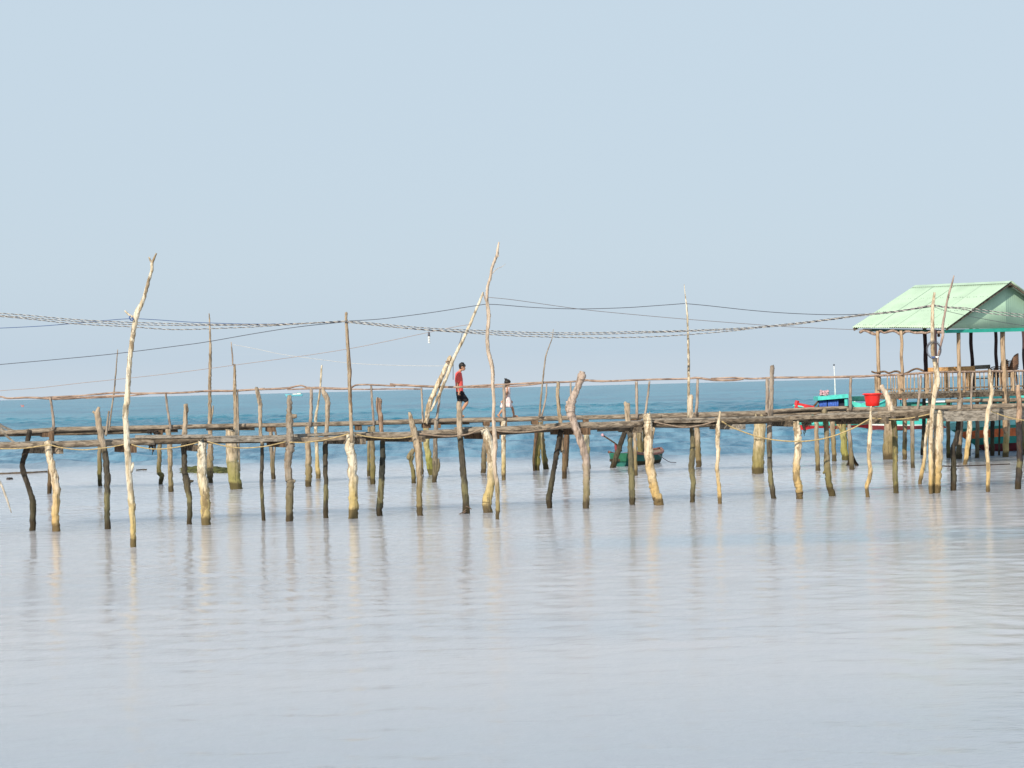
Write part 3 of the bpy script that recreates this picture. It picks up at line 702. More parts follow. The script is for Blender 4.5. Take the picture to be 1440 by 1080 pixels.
fp([(1148, 585, 3.2), (1148.6, 620, 3.1), (1150.6, 661.5, 3.3)], TAN)
fp([(1170, 585, 4), (1171.6, 615, 3.2), (1173.6, 648.5, 3.2)], TAN)
fp([(1185, 585, 4.6), (1186, 612, 4.6), (1188.7, 647.5, 5)], wood('wood_lime', (0.50, 0.46, 0.22), (0.33, 0.29, 0.12), low=(0.33, 0.30, 0.08), algae=.4))
fp([(1193, 580, 2.8), (1194.6, 610, 2.8), (1198, 660.5, 3.4)], GREY)
# tangle of roots hanging round one pile
bm = bmesh.new()
for k in range(46):
    a = random.uniform(-1, 1); Yk = 58.6 + random.uniform(-.2, .2)
    x0 = 1198 + a * 2.5; y0 = 641 + random.uniform(-2, 4)
    rows = []
    for (x, y) in ((x0, y0), (x0 + a * 3, y0 + 7), (x0 + a * 6 + 1, y0 + 13), (x0 + a * 8 + random.uniform(-1, 3), 658 + random.uniform(0, 3))):
        p = at(x, y, Yk); rows.append((p.x, p.y, p.z, .014))
    add_tube(bm, spline(rows, 3), 4)
mesh_obj('root_tangle', bm, wood('wood_root', (0.14, 0.11, 0.09), (0.08, 0.065, 0.05), algae=0), far)

# ================================================================== POLES THAT STAND FREE
GP = 'crooked poles rising out of the walkways'
def pole(pts, mat, label, cat='pole', name='tall_pole', group=GP, **kw):
    o = stick(name, pts, mat, **kw); return setp(o, label, cat, group)
pole([(220, 356, 1.1), (217, 363, 1.5), (214, 371, 2.2), (213.5, 380, 2.2), (209.5, 393, 2.3), (205, 409, 2.5), (200, 425.6, 3), (193.5, 438, 4), (190, 452, 3.8), (187.5, 469.6, 3.5), (183.5, 495, 3.4), (181.7, 516, 3.6), (180.6, 535, 3.6), (179.2, 555, 4), (177.4, 575, 4.3), (176.6, 590, 4), (178.3, 622.6, 4.3), (181.7, 673.5, 4.4), (185, 707, 4.7), (187.5, 738, 4.2), (188, 769.5, 4.4)], CREAM,
     'bleached crooked pole with a forked tip, tallest at left and nearest of all', stubs=[[(214.3, 370, 1.6), (211.5, 366, 1.3), (209.6, 361.5, 1.1)], [(191, 449, 2.2), (182, 443, 1.5), (175.5, 437, 1.2)], [(183, 664, 2.8), (186.6, 655, 2), (187, 650, .8)]], rough=.18)
setp(rope('wire_tie', [(184, 444), (182, 446), (184, 450), (187, 450), (186, 446)], WIREB, 0, lambda x: water_y(188, 769.5) - .08, .9), 'blue wire tie knotted round a branch stub of the tallest left pole', 'tie').location
pole([(165.5, 491.6, .6), (163.2, 520, .9), (160.5, 550, 1.1), (157, 575, 1.2), (153, 606, 1.3)], GREY, 'thin dark whip of a stick leaning behind the tallest left pole', Y=Yb(160) - .05, base=False, cat='stick', name='thin_stick')
pole([(153, 578, 1.2), (151.5, 592, 1.5), (149, 612, 1.8)], GREY, 'short grey stick beside the pile with a small forked tip', Y=Yb(150) - .05, base=False, cat='stick', name='thin_stick')
pole([(294, 440.7, .6), (294.6, 450, 1), (295.6, 475, 1.4), (296, 490.5, 2), (295.4, 520, 2.2), (295, 548, 2.3), (295.2, 580, 2.6), (295, 600, 2.8), (296, 622.6, 3.4), (295.4, 645.7, 4.6), (295.4, 679, 4.5)], TAN,
     'slender straight pole with a needle tip, behind the thick bleached white pile', stubs=[[(296.5, 592, 1.4), (298.6, 582, 1.2), (300, 570.5, .9)]])
pole([(325, 481, .7), (326.4, 495, 1), (327.4, 513, 1.1)], RPP, 'thin bamboo tip lashed to the top of a thicker pole', Y=Yb(328) - .22, base=False, cat='stick', name='bamboo_tip')
pole([(329.8, 512, 1.6), (330, 530, 2), (330, 549, 2.5), (331.4, 575, 3), (331.6, 606, 3.2)], TAN, 'straight tan pole lashed above the thick trunk of the far walkway', Y=Yb(330) - .15, base=False)
pole([(334, 548, .9), (335, 590, 1.2), (335.5, 622, 1.3), (337, 662, 1.2)], GREY, 'thin grey rod hanging against the thick trunk', Y=Yb(330) - .3, base=False, cat='stick', name='thin_stick')
pole([(452.8, 513.6, 1), (452, 520, 1.4), (450.5, 543.7, 1.4), (447.5, 566.9, 1.5), (444.4, 585, 2), (444, 600, 2.4), (445, 622.6, 2.6), (447.5, 673, 3.2)], CREAM, 'pale slightly bent pole just right of the knotty grey pile')
pole([(486.8, 439.5, 1.9), (487, 455, 2), (489, 490.5, 2.1), (490.4, 520, 2.2), (491.6, 545, 2.6), (493.2, 585, 2.5), (494.6, 622, 2.6)], TAN, 'straight bamboo pole carrying the cables, standing on the thick bleached pile', Y=Yf(490) - .42, base=False)
pole([(489.4, 462, .5), (491, 490, .7), (493.6, 520, .8), (493, 540, .8), (494.6, 580, .8)], BROWN, 'split cane strip hugging the cable pole', Y=Yf(490) - .5, base=False, cat='stick', name='cane_strip')
pole([(701.5, 340.4, .9), (700, 350, 1.7), (699, 358, 2), (696.6, 364, 1.9), (692, 376, 2), (689.5, 390, 1.9), (685.6, 404, 2), (684.6, 418, 2.1), (686, 434, 2.8), (687, 450, 2.6), (685.2, 473.5, 2.6), (686.6, 492, 2.8), (690, 506, 3), (692.6, 522, 2.7), (693.2, 540, 2.6), (694.6, 560, 2.3), (694, 582, 2.3), (695, 604, 2.8), (696.2, 625, 3.2), (695.4, 650.5, 2.6), (698.6, 681, 3.2), (699.7, 705, 3), (699.5, 730, 2.8)], wood('wood_bleached_pink', (0.62, 0.50, 0.39), (0.44, 0.33, 0.24), low=(0.30, 0.22, 0.09)),
     'tallest pole of all, thin and wavy, between the boy and the girl', rough=.22, stubs=[[(692, 385, .5), (699, 378, .35), (706, 375, .25), (711, 371, .2)], [(699, 358, 1.8), (701, 361, 1.2)]], dY=-.05)
pole([(778, 463, .45), (776.6, 475, .6), (772, 488, .8), (767.5, 501, 1), (765, 520, 1.1), (762.9, 538, 1.2), (760.6, 560, 1.3), (758.5, 586, 1.6)], GREY, 'dark whippy stick curving up right of the girl', Y=Yb(760) - .1, base=False, cat='stick', name='thin_stick')
pole([(768.7, 540, 1.1), (768, 555, 1.2), (764.5, 574, 1.3), (761, 586, 1.5)], RPP, 'short bent stick beside the dark whippy stick', Y=Yb(760) - .14, base=False, cat='stick', name='thin_stick')
pole([(962, 400, .45), (963.6, 415, .7), (965.5, 430, 1.2), (967, 455, 1.4), (967.6, 474, 1.6), (968.4, 510, 1.8), (968.5, 543.6, 1.9), (967.8, 588, 1.7)], CREAM, 'very straight slender pole with a dark tip, beside a pale stub', Y=Yf(970) + .5, base=False, rough=.1)
pole([(1012.5, 578.7, 1.4), (1011, 590, 2), (1009.5, 599.5, 2.8), (1009.2, 610, 3.4), (1009.5, 622, 3.3), (1010, 640, 2.6), (1008.3, 657.4, 2.8), (1010, 675, 2.6), (1011.8, 689.8, 2.9), (1012.5, 708, 2.9)], PALE, 'slender pale post where two ropes meet, middle of the right half', cat='post', name='mooring_post', group='slender pale mooring posts', dY=-.1, rough=.26)
pole([(1224.5, 571.5, 1.6), (1224.5, 585, 1.9), (1223.4, 611, 3), (1222.4, 625, 3.2), (1222, 645, 2.7), (1223.8, 660, 3), (1223, 672, 3.2), (1218.8, 683, 3), (1220, 699, 2.8)], PALE, 'slender pale post standing in front of the red tub', cat='post', name='mooring_post', group='slender pale mooring posts', dY=-.05, rough=.24)
pole([(1391.4, 519.7, 1.7), (1392, 527, 2.2), (1394.9, 546, 2.7), (1393.5, 560, 2.8), (1390, 578, 3.3), (1387.4, 596, 3), (1386.6, 612, 3.2), (1388.4, 639, 2.8), (1390, 660, 2.7), (1389, 691, 2.8)], PALE, 'slender pale post rising above the pavilion railing at right', cat='post', name='mooring_post', group='slender pale mooring posts', dY=-.2, rough=.24)
pole([(1305.6, 591, 1.9), (1302, 615, 2.2), (1300, 643.5, 2.4), (1296, 668, 2.8), (1293.6, 681, 2.7)], PALE, 'leaning pale post sloping down left beside the thickest pile', cat='post', name='mooring_post', group='slender pale mooring posts', rough=.2)
YT = Yf(1313) - .5
pole([(1314.3, 411.2, 1.6), (1312.6, 425, 2.1), (1311.5, 439.4, 2.4), (1311.5, 481, 2.8), (1312, 497, 2.8), (1314.5, 511, 3), (1317.6, 527.4, 4.2), (1317.4, 540, 4.6), (1313.8, 555, 3.3), (1310.4, 590, 2.9), (1308.6, 620, 3), (1309, 650, 3.2), (1309, 690, 3)], PALE, 'bleached tall pole with a coil of wire, in front of the pavilion', Y=YT, rough=.2)
pole([(1341.6, 387.4, .7), (1339, 398, 1.3), (1334, 415, 1.5), (1331.2, 428, 1.6), (1327.5, 448, 1.7), (1325.6, 462, 2.1), (1325.5, 474, 1.9), (1322, 489, 1.5), (1319, 502, 1.4), (1318.6, 520, 1.6), (1318.8, 545, 1.8), (1316, 560, 1.4)], wood('wood_twig', (0.46, 0.35, 0.29), (0.31, 0.22, 0.18), wet=False), 'thin bent stick crossing the green roof, tied to the pole with the wire coil', Y=YT + .12, base=False, cat='stick', name='thin_stick')
# wire coil hung on that pole
bm = bmesh.new(); cc = at(1313.2, 492.5, YT - .1)
for k in range(5):
    rr = .155 + .008 * k; rows = []
    ox, oz = random.uniform(-.008, .008), random.uniform(-.012, .012)
    for j in range(33):
        a = 2 * pi * j / 32
        rows.append((cc.x + ox + rr * .95 * cos(a), cc.y - .004 * k + .02 * sin(a), cc.z + oz + rr * 1.15 * sin(a), .005))
    add_tube(bm, rows, 5, cap=False)
oc = empty('wire_coil', cc, 'round coil of dark wire with blue ties hung on the bleached pole by the pavilion', 'wire coil')
mesh_obj('loop', bm, WIRE, oc)
for (dx, m_) in ((-.02, WIREB), (.07, WHITE)):
    bm = bmesh.new(); rows = []
    for j in range(7):
        rows.append((cc.x + dx + (j - 3) * .012, cc.y - .02, cc.z - .175 + .02 * abs(j - 3) * .4, .024 - .003 * abs(j - 3)))
    add_tube(bm, rows, 8, .2, 3); mesh_obj('tie', bm, m_, oc)
# the two leaning poles lashed into a brace
YA = Yb(615) - .16
pole([(633.8, 501, 2.2), (632.8, 504, 3), (626, 519, 3.2), (615.3, 541.4, 3.3), (607, 560, 3.5), (601.4, 578.4, 3.5), (599, 596, 3.2)], PALE, 'thick short leaning pole of the lashed brace left of the boy', Y=YA, base=False, group='leaning brace poles left of the boy', name='leaning_pole')
pole([(679.5, 411, 1.2), (677, 418, 1.7), (669, 437, 1.9), (661, 456, 2), (650, 480, 2.2), (638.2, 504, 2.4), (631, 522, 2.4), (622.8, 543, 2.4), (614, 562, 2.1), (605.8, 578.5, 1.1)], CREAM, 'long leaning pole of the lashed brace, reaching up to the tallest wavy pole', Y=YA - .16, base=False, group='leaning brace poles left of the boy', name='leaning_pole', rough=.1)
setp(rope('lashing', [(626.5, 508), (630, 510.5), (634, 511), (637, 514), (636, 510), (631, 507.6), (627, 508)], ROPE2, 0, lambda x: YA - .1, .9), 'dark cord lashing the two leaning brace poles together', 'lashing')
setp(rope('cord', [(650.6, 466), (646.5, 481), (639, 500), (637.4, 508), (637.2, 534)], WIRE, 0, lambda x: YA + .02, .45), 'thin dark cord hanging down the long leaning pole', 'cord')
setp(rope('cord', [(679, 412), (681, 417), (683, 424)], ROPE2, 0, lambda x: (YA + 42) / 2, .8), 'short cord from the long leaning pole toward the tallest wavy pole', 'cord')

# ================================================================== CABLES
GC = 'cables strung between the poles'
def twisted(pts, label, Yfn=Yf, off=-.45, r=.44, pitch=10.0, dup=1):
    rows = []
    for (x, y) in pts:
        Y = Yfn(x) + off; p = at(x, y, Y); rows.append((p.x, p.y, p.z, Y))
    rows = spline(rows, 24)
    bm = bmesh.new(); L = 0
    for s in range(2):
        L = 0; q = []
        for i, w in enumerate(rows):
            if i: L += (Vector(w[:3]) - Vector(rows[i - 1][:3])).length
            k = w[3] / F; a = 2 * pi * L / (pitch * k) + s * pi + 2.2 * noise.noise(Vector((L * .6, pitch, 0)))
            q.append((w[0], w[1] + r * k * cos(a), w[2] + r * k * sin(a), r * k * .95))
        add_tube(bm, q, 5, mat=s)
    o = mesh_obj('twisted_cable', bm, [WIREW, WIRE]); origin_to(o, rows[0][:3])
    return setp(o, label, 'cable', GC)
NT = lambda px: Yf(px)
for dy in (0, 1):
    pass
twisted([(-60, 436), (0, 440.5), (40, 443.5), (88, 448), (143, 451.6), (187, 453.4), (250, 455.2), (315, 456.4), (385, 456), (450, 453.4), (487, 451)], 'uppermost pale and dark twisted cable at left, ending on the cable pole', pitch=11)
twisted([(-60, 439), (0, 443.6), (40, 446.6), (88, 450.6), (143, 454.2), (187, 456.4), (250, 457.6), (315, 457.4), (385, 456.8), (450, 454), (487, 452.4)], 'middle twisted cable of the three at left, ending on the cable pole', pitch=9)
twisted([(-60, 441), (0, 445), (50, 449.6), (99, 454.8), (140, 457.4), (185, 459.6), (225, 462.6), (258, 463.4), (316, 461.4), (362, 459.4), (431, 455), (487, 452)], 'lowest twisted cable of the three at left, sagging below the others', pitch=12)
twisted([(487, 452), (511, 453.2), (543, 456.4), (597, 461), (650, 463.8), (684, 465), (730, 467), (777, 468), (830, 468), (883, 466.6), (930, 465.8), (967, 464.6), (1050, 460.8), (1116, 454.6), (1163, 449), (1208, 443), (1250, 438.6), (1270, 436), (1312, 428.6)], 'uppermost twisted cable from the cable pole to the pole with the wire coil', pitch=10)
twisted([(487, 453.4), (511, 455.2), (543, 458.6), (597, 463.4), (650, 466.2), (684, 467.6), (730, 469.6), (777, 470.6), (830, 470.2), (883, 468.8), (930, 467.2), (967, 466), (1050, 462.2), (1116, 456), (1163, 450.4), (1208, 444.4), (1250, 440), (1270, 437.4), (1312, 430)], 'middle twisted cable from the cable pole to the pole with the wire coil', pitch=11)
twisted([(487, 453), (543, 459), (597, 464), (650, 467.6), (684, 470), (730, 472.6), (777, 474), (830, 475), (858, 475), (916, 473.6), (967, 470.6), (1031, 465.2), (1066, 461), (1116, 456.6), (1163, 450), (1208, 444), (1250, 439.6), (1312, 429.6)], 'lowest sagging twisted cable between the cable pole and the pole with the wire coil', pitch=12)
for k, (d1, d2, lab) in enumerate(((0, 0, 'upper twisted cable running right from the wire coil pole across the gable'), (1.2, 3.5, 'lower twisted cable running right from the wire coil pole across the gable'))):
    twisted([(1312, 428.6 + d1), (1330, 431.4 + d1), (1350, 432.4 + d1 * 1.5), (1375, 435 + d2), (1410, 439.4 + d2), (1470, 445.4 + d2)], lab, pitch=11)
def wire(pts, mat, label, r=.5, Yfn=Yf, off=-.4):
    o = rope('wire', pts, mat, off, Yfn, r, None, label, 'wire', GC, n=8); return o
wire([(-60, 463.4), (0, 461.4), (58, 458.5), (99, 455.2), (140, 451.4), (183, 448.2), (215, 449.4), (250, 451.8), (281, 453.6), (350, 455.6), (420, 454.6), (487, 451.6)], WIREB, 'thin blue wire looped over the branch stub of the tallest left pole', .5)
wire([(-60, 518), (0, 512.6), (80, 505.4), (162, 497.4), (250, 486.4), (293, 480.4), (362, 468.4), (420, 459.6), (487, 452.4)], WIRE, 'thin dark wire climbing from the left edge to the cable pole', .5)
fb = lambda px: 50.0
wire([(-60, 556), (0, 549.6), (54, 545.4), (116, 538.4), (190, 530.8), (250, 524), (330, 513.4), (400, 504), (450, 497), (504, 488), (560, 476.6), (597, 468.6), (640, 459.6), (660, 456.4)], WIRET, 'faint lowest wire climbing from the left edge to the long leaning pole', .4, fb, 0)
wire([(487, 451.6), (530, 449), (562, 445.4), (606, 439.6), (650, 432.8), (681, 428)], WIRE, 'dark wire from the cable pole up to the tallest wavy pole', .5)
wire([(681, 428), (700, 428.4), (742, 431.8), (788, 434), (830, 434.2), (881, 432.6), (920, 430), (963, 426.8)], WIRE, 'upper dark wire between the tallest wavy pole and the slender pole with dark tip', .5)
wire([(965, 427), (997, 430), (1050, 435.8), (1095, 439.6), (1139, 441.8), (1180, 442.6), (1220, 441.4), (1260, 438.6), (1312, 431)], WIRE, 'upper dark wire from the slender pole with dark tip to the roof', .5)
wire([(686, 418), (715, 420.8), (742, 424.4), (788, 431), (830, 436.4), (881, 441.4), (925, 445.4), (967, 449), (1050, 455.4), (1100, 459), (1150, 461.4), (1199, 463.4), (1240, 464)], WIRET, 'faint tan wire slanting down from the tallest wavy pole to the eave', .4, lambda x: Yf(x) + 3 + max(0, x - 700) * .026, 0)
wire([(328, 484.6), (360, 490.6), (397, 498.4), (450, 505.6), (497, 511), (557, 513.8), (610, 514.6), (634, 514)], WIREW, 'faint pale wire from the lashed bamboo tip to the leaning brace', .3, lambda x: 53.0, 0)
wire([(1312, 431), (1330, 437), (1360, 444), (1400, 451.6), (1440, 458), (1470, 462)], WIRE, 'single thin wire crossing the gable below the twisted cables', .35)

# hanging lamp
YL = Yf(603) - .45
lc = at(603, 464, YL)
lamp = empty('hanging_lamp', lc, 'white energy saving bulb hanging from the cables left of the brace', 'lamp')
k = YL / F
bm = bmesh.new()
add_tube(bm, [(lc.x, lc.y, lc.z, .004), (lc.x, lc.y, lc.z - 4 * k, .004)], 6)
mesh_obj('lamp_cord', bm, WIRE, lamp)
bm = bmesh.new()
add_tube(bm, [(lc.x, lc.y, lc.z - 3 * k, .010), (lc.x, lc.y, lc.z - 4 * k, .022), (lc.x, lc.y, lc.z - 8 * k, .026), (lc.x, lc.y, lc.z - 9 * k, .03)], 12)
mesh_obj('socket', bm, WIRE, lamp)
bm = bmesh.new(); rows = []
for j in range(61):
    a = j / 60 * 2 * pi * 4
    rows.append((lc.x + .017 * cos(a), lc.y + .017 * sin(a), lc.z - 9.5 * k - j / 60 * 9 * k, .0105))
add_tube(bm, rows, 6)
add_tube(bm, [(lc.x, lc.y, lc.z - 8.8 * k, .027), (lc.x, lc.y, lc.z - 10.6 * k, .024)], 12)
mesh_obj('bulb', bm, GLASSW, lamp)

# ================================================================== PAVILION
PH = R(58)
D1 = Vector((-cos(PH), sin(PH), 0)); D2 = Vector((sin(PH), cos(PH), 0)); UP = Vector((0, 0, 1))
def on_line(px, P, D, py=500):
    d = ray(px, py); kx = d.x / d.y
    return (P.x - kx * P.y) / (kx * D.y - D.x)
Y0 = 57.3
cE = at(1332.4, 461, Y0)                                   # near eave corner
tL = on_line(1198.8, cE, D1, 460); pL = cE + D1 * tL; EL = at(1198.8, 460.6, pL.y)
tR = on_line(1422.6, cE, D2, 396); pR = cE + D2 * tR; RR = at(1422.6, 396, pR.y)
pK = cE + D1 * tL + D2 * tR; RL = at(1288.4, 402, pK.y)
hE = (cE.z + EL.z) / 2; W2 = tR
BR = cE + D2 * 2 * tR; BL = EL + D2 * 2 * tR; BR.z = cE.z; BL.z = EL.z
RL = Vector((pK.x, pK.y, RL.z)); RR = Vector((pR.x, pR.y, RR.z))
pav = empty('pavilion', (cE.x, cE.y, 0), 'open sided pavilion on stilts with a pale green corrugated roof', 'pavilion')
def corrugated(name, A, B, C, Dd, mat, n=46, amp=.014, parent=None, sub=6, rows_n=10, jag=0.0):
    """A-B along the ribs' row (low edge), D-C the high edge"""
    nrm = (B - A).cross(Dd - A).normalized()
    if nrm.z < 0: nrm = -nrm
    bm = bmesh.new(); g = []
    for j in range(rows_n + 1):
        v = j / rows_n; row = []
        for i in range(n * sub + 1):
            u = i / (n * sub)
            p = (A.lerp(B, u)).lerp(Dd.lerp(C, u), v)
            sheet = int(u * 5.0); ed = (j == 0) * jag * (noise.noise(Vector((sheet * 3.3, 0, 0))))
            p = p + nrm * (amp * cos(2 * pi * u * n) + .012 * noise.noise(p * .8)) + (A - Dd).normalized() * ed
            row.append(bm.verts.new(p))
        g.append(row)
    for j in range(rows_n):
        for i in range(n * sub): bm.faces.new((g[j][i], g[j][i + 1], g[j + 1][i + 1], g[j + 1][i]))
    o = mesh_obj(name, bm, mat, parent)
    so = o.modifiers.new('solid', 'SOLIDIFY'); so.thickness = .006; so.offset = -1
    return o, nrm
r1, nf = corrugated('roof_slope', EL, cE, RR, RL, ROOF, 44, .017, pav, jag=.05)
r2, nb = corrugated('roof_slope', BR, BL, RL, RR, ROOF, 44, .014, pav, jag=.05)
# screw lines and sheet laps
bm = bmesh.new()
for v in (.05, .36, .66, .94):
    for i in range(44):
        if (i * 7 + int(v * 10)) % 3 == 0: continue
        u = i / 44 + .0
        p = EL.lerp(cE, u).lerp(RL.lerp(RR, u), v) + nf * .018
        bmesh.ops.create_icosphere(bm, subdivisions=1, radius=.017, matrix=Matrix.Translation(p))
setp(mesh_obj('roof_screws', bm, SCREW, r1), kind='stuff')
bm = bmesh.new()
for u in (.235, .46, .745):
    a = EL.lerp(cE, u) + nf * .02; b_ = RL.lerp(RR, u) + nf * .02
    add_bar(bm, a, b_, .004, .004, up=nf)
mesh_obj('sheet_lap', bm, SCREW, r1)
# ridge cap
bm = bmesh.new()
for s, nn in ((1, nf), (-1, nb)):
    sl = (cE - RR).normalized() if s == 1 else (BR - RR).normalized()
    a, b_ = RL + nn * .022, RR + nn * .022
    v = [bm.verts.new(q) for q in (a, b_, b_ + sl * .16, a + sl * .16)]
    bm.faces.new(v)
o = mesh_obj('ridge_cap', bm, ROOF, pav, smooth=False); so = o.modifiers.new('solid', 'SOLIDIFY'); so.thickness = .008
# gable sheet, set in under the roof's edge
IN = .28
ga, gb, gc = cE + D1 * IN, BR + D1 * IN, RR + D1 * IN
bm = bmesh.new(); ng = 60; prev = None
for i in range(ng * 4 + 1):
    u = i / (ng * 4); base = ga.lerp(gb, u); top = (ga.lerp(gc, u * 2) if u < .5 else gc.lerp(gb, u * 2 - 1)) - UP * .045
    off = -D1 * .0025 * cos(2 * pi * u * ng)
    bt = base - UP * .02
    if top.z < bt.z + .005: top = Vector((base.x, base.y, bt.z + .005))
    a, b_ = bm.verts.new(bt + off), bm.verts.new(top + off)
    if prev: bm.faces.new((prev[0], a, b_, prev[1]))
    prev = (a, b_)
o = mesh_obj('gable_sheet', bm, GABLE, pav); so = o.modifiers.new('solid', 'SOLIDIFY'); so.thickness = .006
bm = bmesh.new(); add_bar(bm, ga + D2 * .1 - UP * .1, gb - D2 * .1 - UP * .04, .03, .11)
mesh_obj('gable_trim', bm, FELT, pav, smooth=False)
# rafters, purlins and the barge edge
for nm, a, b_, w, h in (('rafter', cE, RR, .04, .045), ('rafter', BR, RR, .04, .045), ('rafter', EL, RL, .04, .09), ('rafter', BL, RL, .04, .09)):
    e = D1 * .06 if nm == 'rafter' and a in (cE, BR) else -D1 * .06
    bm = bmesh.new(); add_bar(bm, a + e - UP * (.045 + h * .3), b_ + e - UP * (.045 + h * .3), w, h); mesh_obj('rafter', bm, BEAMD, pav, smooth=False)
for v in (.06, .38, .68, .95):
    for (lo1, lo2) in ((EL, cE), (BL, BR)):
        a = lo1.lerp(RL, v) - UP * .075 - D1 * .12; b_ = lo2.lerp(RR, v) - UP * .075 + D1 * .12
        bm = bmesh.new(); add_bar(bm, a, b_, .05, .06); mesh_obj('purlin', bm, BEAMD, pav, smooth=False)
# crooked branch slung under the front eave
rows = []
for i in range(21):
    u = i / 20; p = EL.lerp(cE, .07 + u * .88)
    rows.append((p.x + D2.x * .05, p.y + D2.y * .05, p.z - .15 - .03 * (i % 3 == 1) + .02 * (i % 2) + .12 * noise.noise(Vector((u * 9, 0, 0))), .034 + .018 * random.random()))
bm = bmesh.new(); add_tube(bm, spline(rows, 3), 8, .3, 4); mesh_obj('eave_branch', bm, RAIL, pav)
bm = bmesh.new(); add_bar(bm, EL + D2 * .3 - UP * .09 - D1 * .2, cE + D2 * .3 - UP * .09 + D1 * .5, .07, .09); mesh_obj('eave_beam', bm, DTEAL, pav, smooth=False)
# platform
PC = at(1316, 551, 57.6); ZF = PC.z
PC = Vector((PC.x, PC.y, ZF))
tP = on_line(1231, PC, D1, 550); PLc = PC + D1 * tP
LEN2 = 5.6
fl = bmesh.new()
nb_ = 34
for i in range(nb_):
    a = PC + D2 * (i / nb_ * LEN2 + .08); b_ = a + D1 * tP
    add_bar(fl, a - UP * .02, b_ - UP * .02, LEN2 / nb_ - .012, .035 + .004 * (i % 3))
mesh_obj('floor', fl, BOARD, pav, smooth=False)
for nm, a, b_ in (('floor_beam', PC, PLc), ('floor_beam', PC, PC + D2 * LEN2), ('floor_beam', PLc, PLc + D2 * LEN2)):
    bm = bmesh.new(); add_bar(bm, a - UP * .125, b_ - UP * .125, .09, .16); mesh_obj(nm, bm, BEAMD, pav, smooth=False)
for i in range(5):
    a = PC + D2 * (LEN2 * (i + .5) / 5); bm = bmesh.new(); add_bar(bm, a - UP * .11 - D1 * .12, a + D1 * (tP + .1) - UP * .11, .08, .11); mesh_obj('joist', bm, BEAMD, pav, smooth=False)
# roof posts
def rpost(px, P, D, mat, r, ztop, zbot=None, crook=.02):
    t = on_line(px, P, D, 500); p = P + D * t
    r = r * p.y / F
    a = Vector((p.x, p.y, ztop)); rows = []
    zb = ZF - .1 if zbot is None else zbot
    for i in range(6):
        u = i / 5; rows.append((p.x + random.uniform(-crook, crook), p.y, ztop + (zb - ztop) * u, r * (1 + .12 * u)))
    _seed[0] += 1; bm = bmesh.new(); add_tube(bm, spline(rows, 3), 10, .14, _seed[0]); o = mesh_obj('roof_post', bm, mat, pav)
    return p
zt = hE - .12
rpost(1234.6, PC + D2 * .06, D1, POST, 2.5, zt + .05)
rpost(1268, PC + D2 * .06, D1, POST, 2.1, zt + .02)
rpost(1315, PC + D2 * .05, D1, SHADED_POST, 2.3, zt)
rpost(1301, PLc + D2 * .06, D2, SHADED_POST, 2.7, zt + .75)
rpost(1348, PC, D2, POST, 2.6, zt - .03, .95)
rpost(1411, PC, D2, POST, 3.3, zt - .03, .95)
rpost(1366.6, PLc, D2, SHADED_POST, 2.4, zt + .75)
rpost(1401, PLc, D2, SHADED_POST, 2.2, zt + .1)
rpost(1440, PLc, D2, SHADED_POST, 2.2, zt + .05)
# railing
ZR = at(1352, 523, 58.6).z
def railing(P, D, L, px_list, name_top, zl, zr, lift=0):
    rows = []
    m = 9
    for i in range(m + 1):
        p = P + D * (L * i / m); z = zl + (zr - zl) * i / m + .015 * noise.noise(Vector((i * 1.7, L, 0)))
        rows.append((p.x, p.y, z, .036))
    bm = bmesh.new(); add_tube(bm, spline(rows, 4), 8, .2, L); mesh_obj('handrail', bm, RAIL, pav)
    bm = bmesh.new(); add_bar(bm, P + UP * (.1), P + D * L + UP * (.1), .04, .05); mesh_obj('bottom_rail', bm, BEAM, pav, smooth=False)
    for px in px_list:
        t = on_line(px, P, D, 540); p = P + D * t
        zz = zl + (zr - zl) * t / L
        q = random.uniform(-.02, .02); bm = bmesh.new()
        add_bar(bm, (p.x + q, p.y, ZF + .02), (p.x, p.y, zz), .028, random.uniform(.028, .045), up=Vector((0, 1, 0)))
        mesh_obj('baluster', bm, POST, pav, smooth=False)
P1 = PC - D2 * .0
zl1 = at(1236, 528.4, PLc.y).z
railing(PC + UP * 0, D1, tP, [1248, 1252.5, 1256, 1260, 1272, 1276, 1281, 1286, 1291, 1306.5], 'h', at(1312, 523.8, PC.y).z, zl1)
railing(PC + UP * 0, D2, LEN2, [1325, 1329.5, 1335, 1340, 1356, 1361, 1372, 1378, 1384, 1390, 1396, 1401, 1406, 1417, 1428, 1433.5, 1438, 1443], 'h', at(1318, 523.4, PC.y).z, at(1440, 522, 60).z)
for px, P, D, w in ((1232.6, PC, D1, 5), (1265, PC, D1, 5.4), (1303, PC, D1, 4.2), (1310.5, PC, D1, 3.6), (1355.5, PC, D2, 3.4), (1360.5, PC + D1 * .8, D2, 4.4), (1423.6, PC, D2, 4.6)):
    t = on_line(px, P, D, 540); p = P + D * t
    bm = bmesh.new(); add_bar(bm, (p.x, p.y, ZF - .06), (p.x, p.y, ZR - .03), w * p.y / F, w * p.y / F * .7, up=Vector((0, 1, 0))); mesh_obj('rail_post', bm, POST, pav, smooth=False)
# driftwood branch lying on the left rail
rows = []
for (x, y) in ((1226, 522.6), (1233, 524.4), (1243, 522.4), (1250, 524.6), (1258, 522.2), (1264, 523), (1268, 526), (1276, 524), (1283, 520.4), (1290, 518.6), (1299, 521.6)):
    t = on_line(x, PC, D1, y); pp = PC + D1 * t; p = at(x, y, pp.y); rows.append((p.x, p.y, p.z, .03))
bm = bmesh.new(); add_tube(bm, spline(rows, 4), 8, .3, 8)
o = mesh_obj('driftwood', bm, BROWN); origin_to(o, rows[0][:3]); setp(o, 'crooked dark driftwood branch lying along the left rail of the pavilion', 'driftwood')
